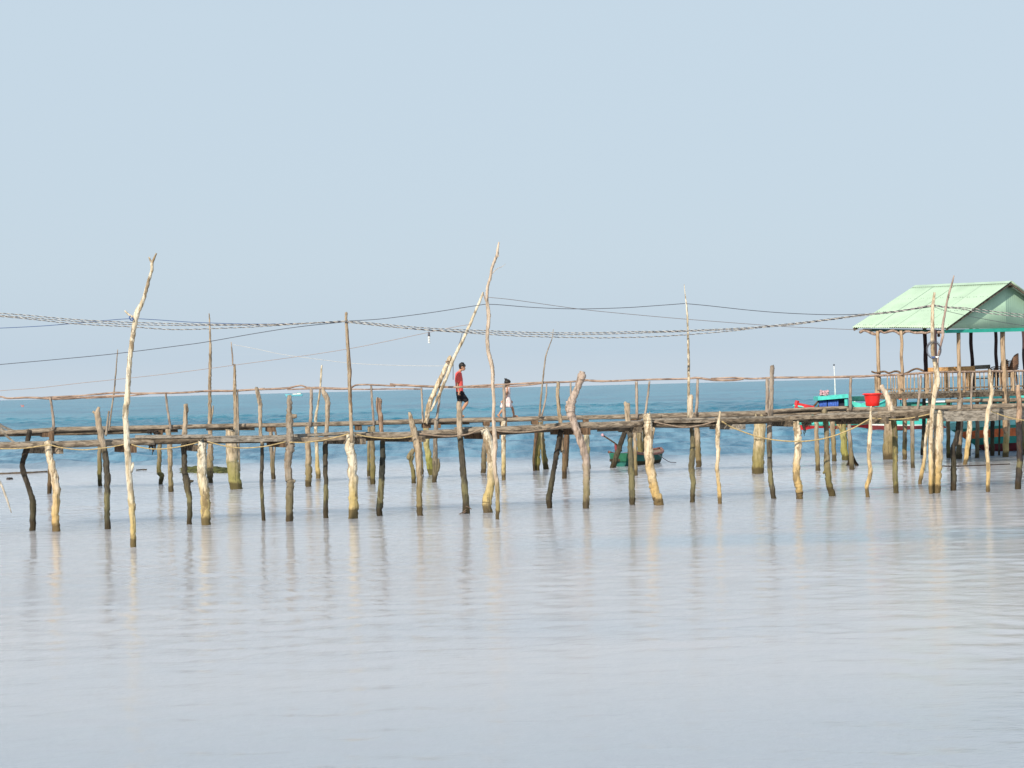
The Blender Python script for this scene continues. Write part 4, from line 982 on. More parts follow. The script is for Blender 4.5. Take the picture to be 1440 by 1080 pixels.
# stilts
def st(pts, mat, Y=None, stubs=(), rough=.14): return stick('pile', pts, mat, Y, pav, stubs=stubs, rough=rough)
st([(1253.5, 553, 7.8), (1252, 590, 8.2), (1251, 618, 8.6), (1250.6, 646, 8.9)], TAN)
st([(1271.6, 556, 3), (1272.4, 600, 3.1), (1272, 646, 3.2)], TAN)
st([(1282.8, 590, 3), (1283, 625, 2.9), (1283.4, 657.8, 2.9)], GREY)
st([(1304.6, 553, 3), (1308.6, 561, 3.6), (1307.6, 590, 3.4), (1308.6, 643.8, 3)], TAN, stubs=[[(1300.5, 553, 2.2), (1305.5, 559, 2.6)]])
st([(1299.6, 554, 2.6), (1299, 600, 2.6), (1297, 640, 2.6)], DARK)
st([(1333.6, 563, 3), (1333.4, 610, 2.8), (1333.6, 644, 2.9)], OLIVE)
st([(1351, 556, 3.4), (1350.6, 605, 3.6), (1348.6, 632, 4), (1348.4, 645, 4.6)], GREY)
st([(1364, 590, 3.6), (1361.6, 620, 3.4), (1356.8, 653.5, 3)], PALE)
st([(1364.8, 600, 2), (1363, 640, 2.2)], DARK)
st([(1374.5, 560, 2.8), (1374.5, 600, 2.8), (1374.2, 644, 3)], GREY)
st([(1395.8, 560, 2.8), (1395.6, 600, 3), (1395.4, 641, 3)], DARK)
st([(1406, 580, 1.2), (1405.4, 610, 1.3), (1405, 639, 1.4)], DARK)
st([(1415.7, 556, 4), (1416, 595, 4.2), (1414, 643, 4.2)], CREAM)
st([(1436, 570, 3), (1437, 639, 3)], OLIVE)
# bench, table, stacked chairs
def fpoint(px, t1, z):           # point at pixel column px, t1 metres in from the gable-side rail
    P = PC + D1 * t1; t = on_line(px, P, D2, 520); p = P + D2 * t; return Vector((p.x, p.y, z))
zt1 = at(1355, 519.4, 59.5).z
tab = empty('table', fpoint(1370, .9, ZF), 'long wooden table with orange varnished edge inside the pavilion', 'table')
a, b_ = fpoint(1324, .9, zt1), fpoint(1371, .9, zt1 + .02)
bm = bmesh.new(); add_bar(bm, a + D1 * .3, b_ + D1 * .3, .6, .16); mesh_obj('tabletop', bm, ORANGE, tab, smooth=False)
for (x_, dd) in ((1330, .7), (1362, .7), (1362, 1.1)):
    p = fpoint(x_, dd, ZF); bm = bmesh.new(); add_bar(bm, p + UP * .01, Vector((p.x, p.y, zt1 - .03)), .1, .1, up=Vector((0, 1, 0))); mesh_obj('leg', bm, ORANGE, tab, smooth=False)
ben = empty('bench', fpoint(1380, 1.5, ZF), 'grey plank bench with a low backrest right of the orange table', 'bench')
a, b_ = fpoint(1369, 1.6, at(1380, 516.4, 60).z), fpoint(1392, 1.6, at(1380, 515.6, 60).z)
bm = bmesh.new(); add_bar(bm, a, b_, .05, .13); mesh_obj('backrest', bm, BOARD, ben, smooth=False)
sa, sb = fpoint(1369, 1.4, ZF + .38), fpoint(1392, 1.4, ZF + .38)
bm = bmesh.new(); add_bar(bm, sa, sb, .34, .04); mesh_obj('seat', bm, BOARD, ben, smooth=False)
for x_ in (1370.5, 1390.5):
    for dd in (1.28, 1.58):
        p = fpoint(x_, dd, ZF); top = ZF + (.36 if dd < 1.5 else .72)
        bm = bmesh.new(); add_bar(bm, p + UP * .01, Vector((p.x, p.y, top)), .05, .05, up=Vector((0, 1, 0))); mesh_obj('leg', bm, BOARD, ben, smooth=False)
def chair(base, ang, tilt, label, lift):
    c = empty('chair', base + UP * lift, label, 'chair', 'brown chairs stacked in the pavilion')
    X = Vector((cos(ang), sin(ang), 0)); Yv = Vector((-sin(ang), cos(ang), 0)); b0 = base + UP * lift
    bm = bmesh.new()
    # curved seat shell
    g = []
    for i in range(7):
        u = i / 6; row = []
        for j in range(7):
            v = j / 6 * 2 - 1
            row.append(bm.verts.new(b0 + X * (u * .4 - .2) + Yv * v * (.21 - .02 * u) + UP * (.40 - .03 * cos(v * 1.4) + .02 * u)))
        g.append(row)
    for i in range(6):
        for j in range(6): bm.faces.new((g[i][j], g[i][j + 1], g[i + 1][j + 1], g[i + 1][j]))
    o = mesh_obj('seat', bm, RATTAN, c); s_ = o.modifiers.new('s', 'SOLIDIFY'); s_.thickness = .02
    bm = bmesh.new(); g = []
    for i in range(9):
        u = i / 8; row = []
        wv = .21 * (1 - .35 * max(0, u - .55) ** 2 / .2)
        for j in range(9):
            v = j / 8 * 2 - 1
            row.append(bm.verts.new(b0 - X * (.2 + .16 * u - .07 * v * v) + Yv * v * wv + UP * (.41 + .44 * u * (1 - .12 * v * v))))
        g.append(row)
    for i in range(8):
        for j in range(8):
            bm.faces.new((g[i][j], g[i][j + 1], g[i + 1][j + 1], g[i + 1][j]))
    o = mesh_obj('backrest', bm, RATTAN, c); s_ = o.modifiers.new('s', 'SOLIDIFY'); s_.thickness = .018
    for sy in (-1, 1):
        for sx in (-1, 1):
            a = b0 + X * sx * .17 + Yv * sy * .17 + UP * .39; e = b0 + X * sx * .21 + Yv * sy * .2
            bm = bmesh.new(); add_tube(bm, [(*a, .018), (*e, .014)], 6); mesh_obj('leg', bm, RATTAN, c)
        a = b0 - X * .26 + Yv * sy * .2 + UP * .6; m_ = b0 + X * .1 + Yv * sy * .23 + UP * .6; e = b0 + X * .18 + Yv * sy * .2 + UP * .4
        bm = bmesh.new(); add_tube(bm, spline([(*a, .018), (*m_, .018), (*e, .016)], 4), 6); mesh_obj('armrest', bm, RATTAN, c)
ord_ = ['bottom one', 'second from bottom', 'third from bottom', 'third from top', 'second from top', 'topmost']
for k in range(6):
    chair(fpoint(1418, .75, ZF), R(140), 0, 'brown chair, %s of the taller stack right of the thick tan post' % ord_[k], .012 + k * .06)
for k in range(3):
    chair(fpoint(1402, 1.3, ZF), R(150), 0, 'brown chair, %s of the lower stack left of the thick tan post' % ['bottom', 'middle', 'top'][k], .012 + k * .06)
# small lamp hung under the eave
pl = at(1320, 468, 57.9)
lamp2 = empty('eave_lamp', pl, 'small dark lamp hanging below the pavilion eave', 'lamp')
bm = bmesh.new(); add_tube(bm, [(pl.x, pl.y, pl.z + .12, .006), (pl.x, pl.y, pl.z, .006)], 6); mesh_obj('lamp_cord', bm, WIRE, lamp2)
bm = bmesh.new(); add_tube(bm, [(pl.x, pl.y, pl.z, .02), (pl.x, pl.y, pl.z - .05, .045), (pl.x, pl.y, pl.z - .11, .05), (pl.x, pl.y, pl.z - .13, .02)], 10); mesh_obj('lamp_shade', bm, BROWN, lamp2)

# ================================================================== RED TUB
YBk = Yb(1227) + .35
kb = YBk / F
tb = at(1227, 571.2, YBk)
tub = empty('tub', tb, 'bright red round plastic tub standing on the far walkway', 'tub')
bm = bmesh.new(); prof = [(8.6, 0), (9.2, .6), (10.2, 8), (11.2, 15.5), (11.5, 16), (12.6, 16), (12.8, 17.6), (12.4, 18.2), (11.6, 18.2), (10.8, 15), (9.6, 6), (8.6, 1.4)]
ringz = []
for (r_, h_) in prof:
    ringz.append([bm.verts.new((tb.x + r_ * kb * cos(2 * pi * j / 40), tb.y + r_ * kb * sin(2 * pi * j / 40), tb.z + h_ * kb)) for j in range(40)])
for i in range(len(ringz) - 1):
    for j in range(40): bm.faces.new((ringz[i][j], ringz[i][(j + 1) % 40], ringz[i + 1][(j + 1) % 40], ringz[i + 1][j]))
bm.faces.new(ringz[0]); bm.faces.new(ringz[-1])
mesh_obj('tub_body', bm, RED, tub)
for s in (-1, 1):
    bm = bmesh.new()
    rows = [(tb.x + s * 12.4 * kb, tb.y - .07, tb.z + 17 * kb, .012), (tb.x + s * 13.6 * kb, tb.y - .03, tb.z + 17 * kb, .012), (tb.x + s * 13.6 * kb, tb.y + .03, tb.z + 17 * kb, .012), (tb.x + s * 12.4 * kb, tb.y + .07, tb.z + 17 * kb, .012)]
    add_tube(bm, spline(rows, 3), 6); mesh_obj('handle', bm, RED, tub)

# ================================================================== RAGS, WEED, FLOATING THINGS
def rag(x, y, w, h, Y, label, seed, mat=WEEDD, n=26):
    bm = bmesh.new(); rnd = random.Random(seed)
    for k in range(n):
        a = rnd.uniform(-1, 1); l = rnd.uniform(.35, 1) * (1 - .5 * abs(a))
        rows = []
        for t in (0, .35, .7, 1):
            p = at(x + a * w / 2 * (1 + .15 * t) + rnd.uniform(-1, 1), y + t * h * l, Y + rnd.uniform(-.06, .06)); rows.append((p.x, p.y, p.z, (.022 * (1 - t * .7))))
        add_tube(bm, spline(rows, 2), 5)
    o = mesh_obj('seaweed_rag', bm, mat); c = at(x, y, Y); origin_to(o, c); return setp(o, label, 'seaweed', 'rags of dry weed hanging from the walkways')
rag(215, 606, 14, 8, Yb(215) - .1, 'dark rag of weed draped on the far walkway left of the slender rail post', 1)
rag(214, 620, 9, 21, Yf(214) + .05, 'dark rag of weed hanging below the near deck right of the tallest left pole', 2)
rag(1135, 590, 14, 14, Yb(1135) - .12, 'bushy dark clump of weed under the far walkway in front of the red boat', 3, n=40)
rag(1132, 596, 6, 24, Yb(1135) - .16, 'long strip of weed trailing below the bushy clump', 4, n=12)
rag(1180, 592, 8, 22, Yb(1180) - .16, 'thin pale strands of weed hanging left of the root tangled pile', 5, ROPE, 10)
# floating line of poles and weed at the edge of the shallows
def floater(pts, r, mat, label, name='floating_pole', cat='pole', z=.02):
    rows = []
    for (x, y) in pts:
        Y = water_y(x, y); p = at(x, y, Y); rows.append((p.x, p.y, z, r * Y / F))
    bm = bmesh.new(); add_tube(bm, spline(rows, 8), 8, .3, 3); o = mesh_obj(name, bm, mat); origin_to(o, rows[0][:3]); return setp(o, label, cat)
floater([(-40, 668), (10, 666.4), (40, 665.4), (66, 664)], 1.3, wood('wood_floating', (0.16, 0.12, 0.08), (0.10, 0.07, 0.05), wet=False), 'thin brown pole floating at the edge of the shallows far left')
floater([(192, 661.8), (200, 661), (206, 661)], .9, BROWN, 'short scrap of wood floating behind the tallest left pole', 'driftwood', 'driftwood')
def weedbed(x0, x1, ypx, h, mat, label, seed):
    bm = bmesh.new(); rnd = random.Random(seed); n = int((x1 - x0) * 3)
    for k in range(n):
        u = rnd.random(); x = x0 + (x1 - x0) * u; e = sin(pi * min(max(u, .02), .98)) ** .6
        Y = water_y(x, ypx) + rnd.uniform(-2.2, 2.2); p = at(x, ypx, Y); p.z = 0
        s = rnd.uniform(.07, .16) * (.5 + e)
        M = Matrix.Translation((p.x, p.y, rnd.uniform(-.03, h * e - .02))) @ Matrix.Rotation(rnd.uniform(0, 6), 4, 'Z') @ Matrix.Diagonal((s * 1.8, s, s * .42, 1))
        bmesh.ops.create_icosphere(bm, subdivisions=1, radius=1, matrix=M)
    o = mesh_obj('seaweed_bed', bm, mat); return setp(o, label, 'seaweed', kind='stuff')
weedbed(254, 322, 661.5, .06, WEED, 'low green bank of seaweed showing between the left piles', 1)
floater([(1310, 655), (1340, 656), (1375, 655), (1420, 653)], .8, WEEDD, 'thin dark floating line under the pavilion', 'floating_line', 'line', .01)
def crumb(x, y, s, label):
    Y = water_y(x, y); p = at(x, y, Y); bm = bmesh.new()
    for k in range(5):
        M = Matrix.Translation((p.x + random.uniform(-s, s), p.y + random.uniform(-s, s), .01)) @ Matrix.Diagonal((s * random.uniform(.7, 1.3), s, s * random.uniform(.5, 1.1), 1))
        bmesh.ops.create_icosphere(bm, subdivisions=2, radius=1, matrix=M)
    o = mesh_obj('driftwood', bm, WEEDD); origin_to(o, p); return setp(o, label, 'driftwood')
crumb(13, 674, .06, 'small dark lump afloat near the left edge')
# dead branch in the water near the boy's pile
tw = water_y(650, 726)
rows_all = [[(656, 716), (648, 722), (636, 727), (621, 731)], [(656, 719), (650, 723), (644, 729), (636, 732)], [(655, 712), (660, 714), (663, 716)]]
bm = bmesh.new()
for q in rows_all:
    rows = []
    for (x, y) in q:
        Y = Yf(x) - .35; p = at(x, y, Y); rows.append((p.x, p.y, p.z, .012))
    add_tube(bm, spline(rows, 4), 5, .2)
o = mesh_obj('dead_twig', bm, wood('wood_dead_twig', (0.22, 0.15, 0.11), (0.14, 0.1, 0.07), wet=False)); setp(o, 'thin dead twig dipping into the water at the foot of the pile under the boy', 'twig')
rows = []
for (x, y) in ((-6, 668), (2, 682), (9, 700), (16, 721)):
    Y = 30; p = at(x, y, Y); rows.append((p.x, p.y, p.z, .018 if y < 715 else .008))
bm = bmesh.new(); add_tube(bm, spline(rows, 4), 6); o = mesh_obj('dry_stalk', bm, wood('wood_stalk', (0.60, 0.52, 0.42), (0.48, 0.4, 0.3), wet=False)); setp(o, 'pale dry stalk leaning in at the left edge in front of the walkway', 'stalk')

# ================================================================== BOATS
def hull(name, root, bow, stern, beam, zk, sheer_b, sheer_m, sheer_s, bands, n=24, rake=.5, flare=.78, rail=None):
    """bands: list of (fraction of height from top, material) down the side; solid lofted hull"""
    bow = Vector(bow); stern = Vector(stern); X = (stern - bow); L = X.length; X.normalize(); Yv = Vector((-X.y, X.x, 0))
    mats = [b_[1] for b_ in bands] + [BEAM]
    vs = [0.0]
    for b_ in bands: vs.append(b_[0])
    prof = []
    for a, c in zip(vs, vs[1:]):
        prof += [a, (a + c) / 2] if c - a > .15 else [a]
    prof.append(1.0)
    def mi(v):
        for i, b_ in enumerate(bands):
            if v < b_[0] - 1e-6: return i
        return len(bands) - 1
    bm = bmesh.new(); rings = []
    for i in range(n + 1):
        u = i / n
        zs = sheer_m + (sheer_b - sheer_m) * max(0, 1 - u / .45) ** 2 + (sheer_s - sheer_m) * max(0, (u - .55) / .45) ** 2
        half = beam / 2 * min(1, (1 - (1 - min(u / .42, 1)) ** 2.2)) * (1 - .22 * max(0, (u - .7) / .3) ** 2)
        half = max(half, .03)
        ring = []
        for s in (1, -1):
            seq = prof if s == 1 else prof[::-1]
            for v in seq:
                z = zs + (zk - zs) * v
                w = half * (flare + (1 - flare) * (1 - v)) * (1 - max(0, v - .72) / .28 * .55)
                x = u * L + rake * (v) * max(0, 1 - u / .3) ** 1.5 * (zs - zk) 
                ring.append((bow + X * x + Yv * s * w, z, v))
        rings.append([bm.verts.new((p.x, p.y, z)) for p, z, v in ring])
    m = len(prof)
    for i in range(n):
        for k in range(2 * m):
            k2 = (k + 1) % (2 * m)
            f = bm.faces.new((rings[i][k], rings[i][k2], rings[i + 1][k2], rings[i + 1][k]))
            if k < m - 1: f.material_index = mi(prof[k])
            elif k == m - 1: f.material_index = len(bands) - 1
            elif k < 2 * m - 1: f.material_index = mi(prof[2 * m - 2 - k])
            else: f.material_index = len(bands)
    for rg in (rings[0], rings[-1]):
        c = bm.faces.new(rg); c.material_index = 0
    # gunwale rims
    o = mesh_obj('hull', bm, mats, root, smooth=False)
    for s in (1, -1):
        g = bmesh.new(); rows = []
        for i in range(n + 1):
            u = i / n
            zs = sheer_m + (sheer_b - sheer_m) * max(0, 1 - u / .45) ** 2 + (sheer_s - sheer_m) * max(0, (u - .55) / .45) ** 2
            half = max(beam / 2 * min(1, (1 - (1 - min(u / .42, 1)) ** 2.2)) * (1 - .22 * max(0, (u - .7) / .3) ** 2), .03)
            p = bow + X * u * L + Yv * s * half; rows.append((p.x, p.y, zs + .03, .05))
        add_tube(g, rows, 6); mesh_obj('gunwale', g, rail or mats[0], root)
    return X, Yv, L
GB = 'painted fishing boats moored behind the pavilion'
# boat 1 : turquoise cabin, red bow
yA = 98.0; kA = yA / F
b1 = empty('fishing_boat', at(1180, 603, yA) * 1.0, 'turquoise boat with red bow, blue curtained cabin and white mast, left of the red tub', 'boat', GB)
b1.location.z = 0
pb, ps = at(1117, 600, yA), at(1238, 600, yA + 1.6)
pb.z = ps.z = 0
z1 = lambda y, x=1160: at(x, y, yA).z
hull('hull', b1, pb, ps, 1.7, -.15, z1(570), z1(577), z1(566), [(.60, TURQ), (.66, TEAL), (1.0, REDP)], rake=.3, rail=TURQ)
pa = at(1121, 575, yA)
bm = bmesh.new(); add_tube(bm, spline([(pa.x, yA, z1(576), .16), (pa.x - .02, yA, z1(568), .14), (pa.x + .02, yA, z1(562.4), .11)], 3), 6); mesh_obj('bow_post', bm, REDP, b1, smooth=False)
for s in (-1, 1):
    bm = bmesh.new()
    q0 = at(1122, 569, yA); q1 = at(1143, 573.6, yA)
    add_bar(bm, (q0.x, yA + .05 * s, q0.z), (q1.x, yA + .45 * s, q1.z), .05, .2); mesh_obj('bow_rail', bm, REDP, b1, smooth=False)
# cabin
def boxpx(name, x0, x1, y0, y1, Yc, depth, mat, root, bev=.0):
    a = at(x0, y0, Yc); b_ = at(x1, y1, Yc); bm = bmesh.new()
    add_box(bm, ((a.x + b_.x) / 2, Yc, (a.z + b_.z) / 2), abs(b_.x - a.x), depth, abs(a.z - b_.z), bevel=bev); return mesh_obj(name, bm, mat, root, smooth=False)
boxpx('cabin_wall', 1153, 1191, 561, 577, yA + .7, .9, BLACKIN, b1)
a = at(1150, 560.4, yA); b_ = at(1192.6, 557.4, yA)
bm = bmesh.new(); add_bar(bm, (a.x, yA + .65, a.z + .0), (b_.x, yA + .65, b_.z + .02), 1.5, .2); mesh_obj('cabin_roof', bm, TURQ, b1, smooth=False)
boxpx('cabin_post', 1187.6, 1192, 561.6, 577, yA - .02, .12, TURQ, b1)
for (x0, x1) in ((1152.6, 1163.4), (1164.4, 1180)):
    bm = bmesh.new(); a = at(x0, 563.4, yA); c = at(x1, 576, yA); prev = None
    for i in range(25):
        u = i / 24; x = a.x + (c.x - a.x) * u; y = yA + .12 + .03 * sin(u * 40)
        q = (bm.verts.new((x, y, a.z)), bm.verts.new((x + .02 * sin(u * 9), y + .02, c.z)))
        if prev: bm.faces.new((prev[0], prev[1], q[1], q[0]))
        prev = q
    o = mesh_obj('curtain', bm, BLUE, b1); s_ = o.modifiers.new('s', 'SOLIDIFY'); s_.thickness = .01
m0, m1 = at(1177.4, 556, yA), at(1175.6, 514.6, yA)
bm = bmesh.new(); add_tube(bm, spline([(m0.x, yA + .6, m0.z, .035), ((m0.x + m1.x) / 2 + .01, yA + .6, (m0.z + m1.z) / 2, .03), (m1.x, yA + .6, m1.z, .022)], 4), 8, .15); mast = mesh_obj('mast', bm, WHITE, b1)
bm = bmesh.new(); bmesh.ops.create_icosphere(bm, subdivisions=2, radius=.05, matrix=Matrix.Translation((m1.x, yA + .6, m1.z + .06))); mesh_obj('mast_lamp', bm, WIRE, mast)
p0, p1 = at(1144, 574, yA), at(1162, 554.6, yA)
bm = bmesh.new(); add_tube(bm, [(p0.x, yA + .5, p0.z, .06), (p1.x, yA + .5, p1.z, .04)], 6, .2); add_tube(bm, [(p0.x + .3, yA + .55, p0.z, .05), (p1.x + .1, yA + .55, p1.z, .03)], 6, .2); mesh_obj('boat_hook', bm, BROWN, b1)
bm = bmesh.new(); c = at(1161.6, 552.6, yA); rnd = random.Random(5)
for k in range(26):
    bmesh.ops.create_icosphere(bm, subdivisions=1, radius=1, matrix=Matrix.Translation((c.x + rnd.uniform(-.2, .2), yA + .5 + rnd.uniform(-.1, .1), c.z + rnd.uniform(-.12, .12))) @ Matrix.Diagonal((.09, .07, .07, 1)))
mesh_obj('net_bundle', bm, PINKM, b1)
# stern side panel of boat 1
a, b_ = at(1197, 562.6, yA + 1), at(1217, 569.4, yA + 1)
bm = bmesh.new(); v = [bm.verts.new(q) for q in (at(1197, 564, yA + 1), at(1217.6, 569, yA + 1), at(1217.6, 577, yA + 1), at(1197, 577, yA + 1))]; bm.faces.new(v)
o = mesh_obj('side_panel', bm, TURQ, b1, smooth=False); s_ = o.modifiers.new('s', 'SOLIDIFY'); s_.thickness = .06
bm = bmesh.new(); q = at(1202, 561, yA + 1); q2 = at(1202, 568, yA + 1); add_tube(bm, [(*q, .05), (*q2, .05)], 6); mesh_obj('bollard', bm, WHITE, b1)

# boat 2 : teal hull with maroon bottom, dark awning
yB = 94.0
b2 = empty('fishing_boat', (at(1280, 605, yB).x, yB, 0), 'teal boat with maroon bottom and dark awning, just right of the red tub', 'boat', GB)
pb, ps = at(1222, 600, yB), at(1372, 600, yB + 1); pb.z = ps.z = 0
z2 = lambda y, x=1270: at(x, y, yB).z
hull('hull', b2, pb, ps, 2.0, -.1, z2(584), z2(588), z2(586), [(.42, TURQ), (.5, WHITE), (1.0, MAROON)], rake=.2, rail=TURQL)
boxpx('cabin_wall', 1272, 1335, 566, 588, yB + .9, 1.3, TEAL, b2)
bm = bmesh.new(); a = at(1246, 559.6, yB); c = at(1342, 556.6, yB); add_bar(bm, (a.x, yB + .8, a.z), (c.x, yB + .8, c.z), 1.9, .16); mesh_obj('awning', bm, DTEAL, b2, smooth=False)
for x_ in (1250, 1266, 1290, 1312, 1336):
    boxpx('awning_post', x_, x_ + 1.8, 560, 588, yB + .1, .07, TEAL, b2)
boxpx('bench', 1245, 1270, 572, 576, yB + .9, .8, TURQ, b2)
boxpx('fish_box', 1263, 1275.6, 555.6, 561.6, yB - .05, .4, ORP, b2)
boxpx('awning_edge', 1298, 1334, 564, 565.4, yB - .2, .05, WHITE, b2)
# small awning shape seen left of the tub
boxpx('tarp', 1199, 1222, 557.4, 563.6, yB + 1.2, .9, DTEAL, b2, .03)

# boat 3 : big near boat at the right edge
yC = 66.5
b3 = empty('fishing_boat', (at(1400, 639, yC).x, yC, 0), 'largest boat, at the right edge behind the stilts, striped turquoise, orange, teal and maroon', 'boat', GB)
pb, ps = at(1327, 630, yC), at(1560, 630, yC + 1.5); pb.z = ps.z = 0
z3 = lambda y, x=1390: at(x, y, yC).z
X3, Y3, L3 = hull('hull', b3, pb, ps, 2.1, -.2, z3(596), z3(588.5), z3(586), [(.16, TURQL), (.24, TEAL), (.45, ORP), (.63, TEAL), (1.0, MAROON)], rake=1.6, rail=TURQL)
boxpx('cabin_wall', 1384, 1470, 566, 590, yC + 1.0, 1.2, TEAL, b3)
bm = bmesh.new(); a = at(1376, 558.6, yC); c = at(1480, 556, yC); add_bar(bm, (a.x, yC + 1.0, a.z), (c.x, yC + 1.0, c.z), 1.7, .11); mesh_obj('cabin_roof', bm, TURQ, b3, smooth=False)
for x_ in (1378, 1402, 1428): boxpx('roof_post', x_, x_ + 2.4, 560, 588, yC + .3, .07, TURQ, b3)
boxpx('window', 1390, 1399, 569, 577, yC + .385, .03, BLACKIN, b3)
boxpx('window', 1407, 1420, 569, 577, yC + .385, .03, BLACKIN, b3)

# boat 4 : small green boat, nearly end-on
yD = 62.6; kD = yD / F
b4 = empty('small_boat', (at(895, 656, yD).x, yD, 0), 'small old green boat with a long tiller, among the piles right of the girl', 'boat')
bow4, st4 = at(929, 650, yD + 2.4), at(872, 650, yD - .3); bow4.z = st4.z = 0
zz4 = lambda y, x=890: at(x, y, yD).z
X4 = (st4 - bow4).normalized(); Y4 = Vector((-X4.y, X4.x, 0))
hull('hull', b4, bow4, st4, 1.05, -.08, zz4(636), zz4(641), zz4(636), [(.12, DTEAL), (.5, DTEAL), (1.0, wood('hull_mud', (0.12, 0.11, 0.04), (0.07, 0.06, 0.03)))], rake=.4, rail=plain('faded_red_paint', (0.26, 0.12, 0.09), .6, .3, 5))
bm = bmesh.new(); c = st4 + X4 * .03; add_box(bm, (c.x, c.y, (zz4(637) + zz4(648)) / 2), .03, .62, zz4(637) - zz4(648), (X4, Y4, UP)); mesh_obj('transom', bm, plain('bright_green_paint', (0.02, 0.13, 0.07), .5, .2, 5), b4, smooth=False)
t0, t1, t2 = at(847.6, 612, yD - .9), at(867, 625, yD - .5), at(874, 634, yD)
bm = bmesh.new(); add_tube(bm, spline([(*t0, .025), (*t1, .028), (*t2, .03)], 4), 7); til = mesh_obj('tiller', bm, BROWN, b4)
bm = bmesh.new(); add_tube(bm, [(*(t0 + (t0 - t1) * .06), .05), (*(t0 - (t0 - t1) * .06), .045)], 8); mesh_obj('tiller_grip', bm, PINKM, til)
bm = bmesh.new(); p = at(866.4, 640, yD); add_tube(bm, [(p.x, p.y, zz4(624), .05), (p.x + .03, p.y, zz4(650), .05)], 7, .2); mesh_obj('engine_post', bm, MAROON, b4)
bm = bmesh.new(); add_box(bm, at(866, 647, yD - .3), .42, .1, .09); mesh_obj('engine_foot', bm, DARK, b4, smooth=False)
setp(rope('mooring_line', [(926, 639), (935, 646), (943, 650), (951, 650.6)], WIRE, 0, lambda x: yD + .6, .6), 'dark mooring line running right from the small green boat into the water', 'rope')
# two boats on the horizon
def far_boat(x, w, Yd, hullm, label, cab=True):
    o = empty('distant_boat', (at(x, hor(x), Yd).x, Yd, 0), label, 'boat', 'boats far out on the horizon')
    k = Yd / F; c = o.location
    a, b_ = Vector((c.x - w / 2 * k, Yd, 0)), Vector((c.x + w / 2 * k, Yd, 0))
    hull('hull', o, a, b_, w * k * .28, -.3, 3.4 * k, 2.2 * k, 2.6 * k, [(.55, hullm), (1.0, hullm)], n=10, rail=hullm)
    if cab:
        bm = bmesh.new(); add_box(bm, (c.x + w * .3 * k, Yd, 3.4 * k), w * .2 * k, w * .16 * k, 2.8 * k); add_box(bm, (c.x + w * .06 * k, Yd, 3.0 * k), w * .24 * k, w * .14 * k, 1.4 * k); mesh_obj('cabin', bm, WHITE, o, smooth=False)
        bm = bmesh.new(); add_box(bm, (c.x + w * .3 * k, Yd, 4.95 * k), w * .24 * k, w * .2 * k, .3 * k); mesh_obj('cabin_roof', bm, TURQ, o, smooth=False)
far_boat(413, 25, 1500, plain('far_turquoise', (0.22, 0.60, 0.66), .5), 'tiny turquoise and white boat on the horizon above the knotty grey pile')
far_boat(31, 5, 700, plain('far_red', (0.50, 0.24, 0.24), .6), 'tiny red boat near the horizon at the far left', False)

# ================================================================== PEOPLE
def blob(tubes, balls=()):
    bm = bmesh.new()
    for t in tubes: add_tube(bm, spline(t, 4), 12)
    for (c, r) in [(q[:3], q[3]) for t in tubes for q in (t[0], t[-1])]:
        bmesh.ops.create_icosphere(bm, subdivisions=3, radius=r, matrix=Matrix.Translation(c))
    for (c, sx, sy, sz, rot) in balls:
        bmesh.ops.create_icosphere(bm, subdivisions=3, radius=1, matrix=Matrix.Translation(c) @ Matrix.Rotation(rot, 4, 'Y') @ Matrix.Diagonal((sx, sy, sz, 1)))
    return bm
def remeshed(name, bm, mat, parent, voxel=.008, sm=6, noise_amp=0, nscale=20):
    me = bpy.data.meshes.new('tmp'); bmesh.ops.recalc_face_normals(bm, faces=bm.faces[:]); bm.to_mesh(me); bm.free()
    t = bpy.data.objects.new('tmp', me); COL.objects.link(t)
    r = t.modifiers.new('r', 'REMESH'); r.mode = 'VOXEL'; r.voxel_size = voxel
    s = t.modifiers.new('s', 'SMOOTH'); s.factor = .5; s.iterations = sm
    bpy.context.view_layer.update()
    dg = bpy.context.evaluated_depsgraph_get()
    m2 = bpy.data.meshes.new_from_object(t.evaluated_get(dg)); bpy.data.objects.remove(t)
    m2.name = name; m2.materials.clear(); m2.materials.append(mat)
    if noise_amp:
        for v in m2.vertices:
            n_ = noise.noise(v.co * nscale) + .5 * noise.noise(v.co * nscale * 2.3); v.co += v.normal * n_ * noise_amp
    for p in m2.polygons: p.use_smooth = True
    o = bpy.data.objects.new(name, m2); COL.objects.link(o)
    if parent:
        o.parent = parent; q = parent; off = Vector((0, 0, 0))
        while q: off += q.location; q = q.parent
        m2.transform(Matrix.Translation(-off))
    return o
def hand_tubes(w, d, up, s=1.0, side=1):
    """wrist point w, direction d of the fingers, up = back-to-thumb direction"""
    w = Vector(w); d = Vector(d).normalized(); t = (Vector(up) - d * Vector(up).dot(d)).normalized(); n_ = d.cross(t)
    res = [[(*w, .022 * s), (*(w + d * .04 * s), .026 * s), (*(w + d * .085 * s), .026 * s)]]
    for i, L in enumerate((.066, .075, .07, .055)):
        b0 = w + d * .08 * s + t * (.028 - .019 * i) * s
        k1 = b0 + d * L * .5 * s + n_ * .006 * side * s; k2 = b0 + d * L * .95 * s + n_ * .028 * side * s
        res.append([(*b0, .0095 * s), (*k1, .009 * s), (*k2, .0075 * s)])
    b0 = w + d * .035 * s + t * .022 * s
    res.append([(*b0, .012 * s), (*(b0 + d * .03 * s + t * .022 * s), .010 * s), (*(b0 + d * .06 * s + t * .026 * s + n_ * .01 * side), .009 * s)])
    return res
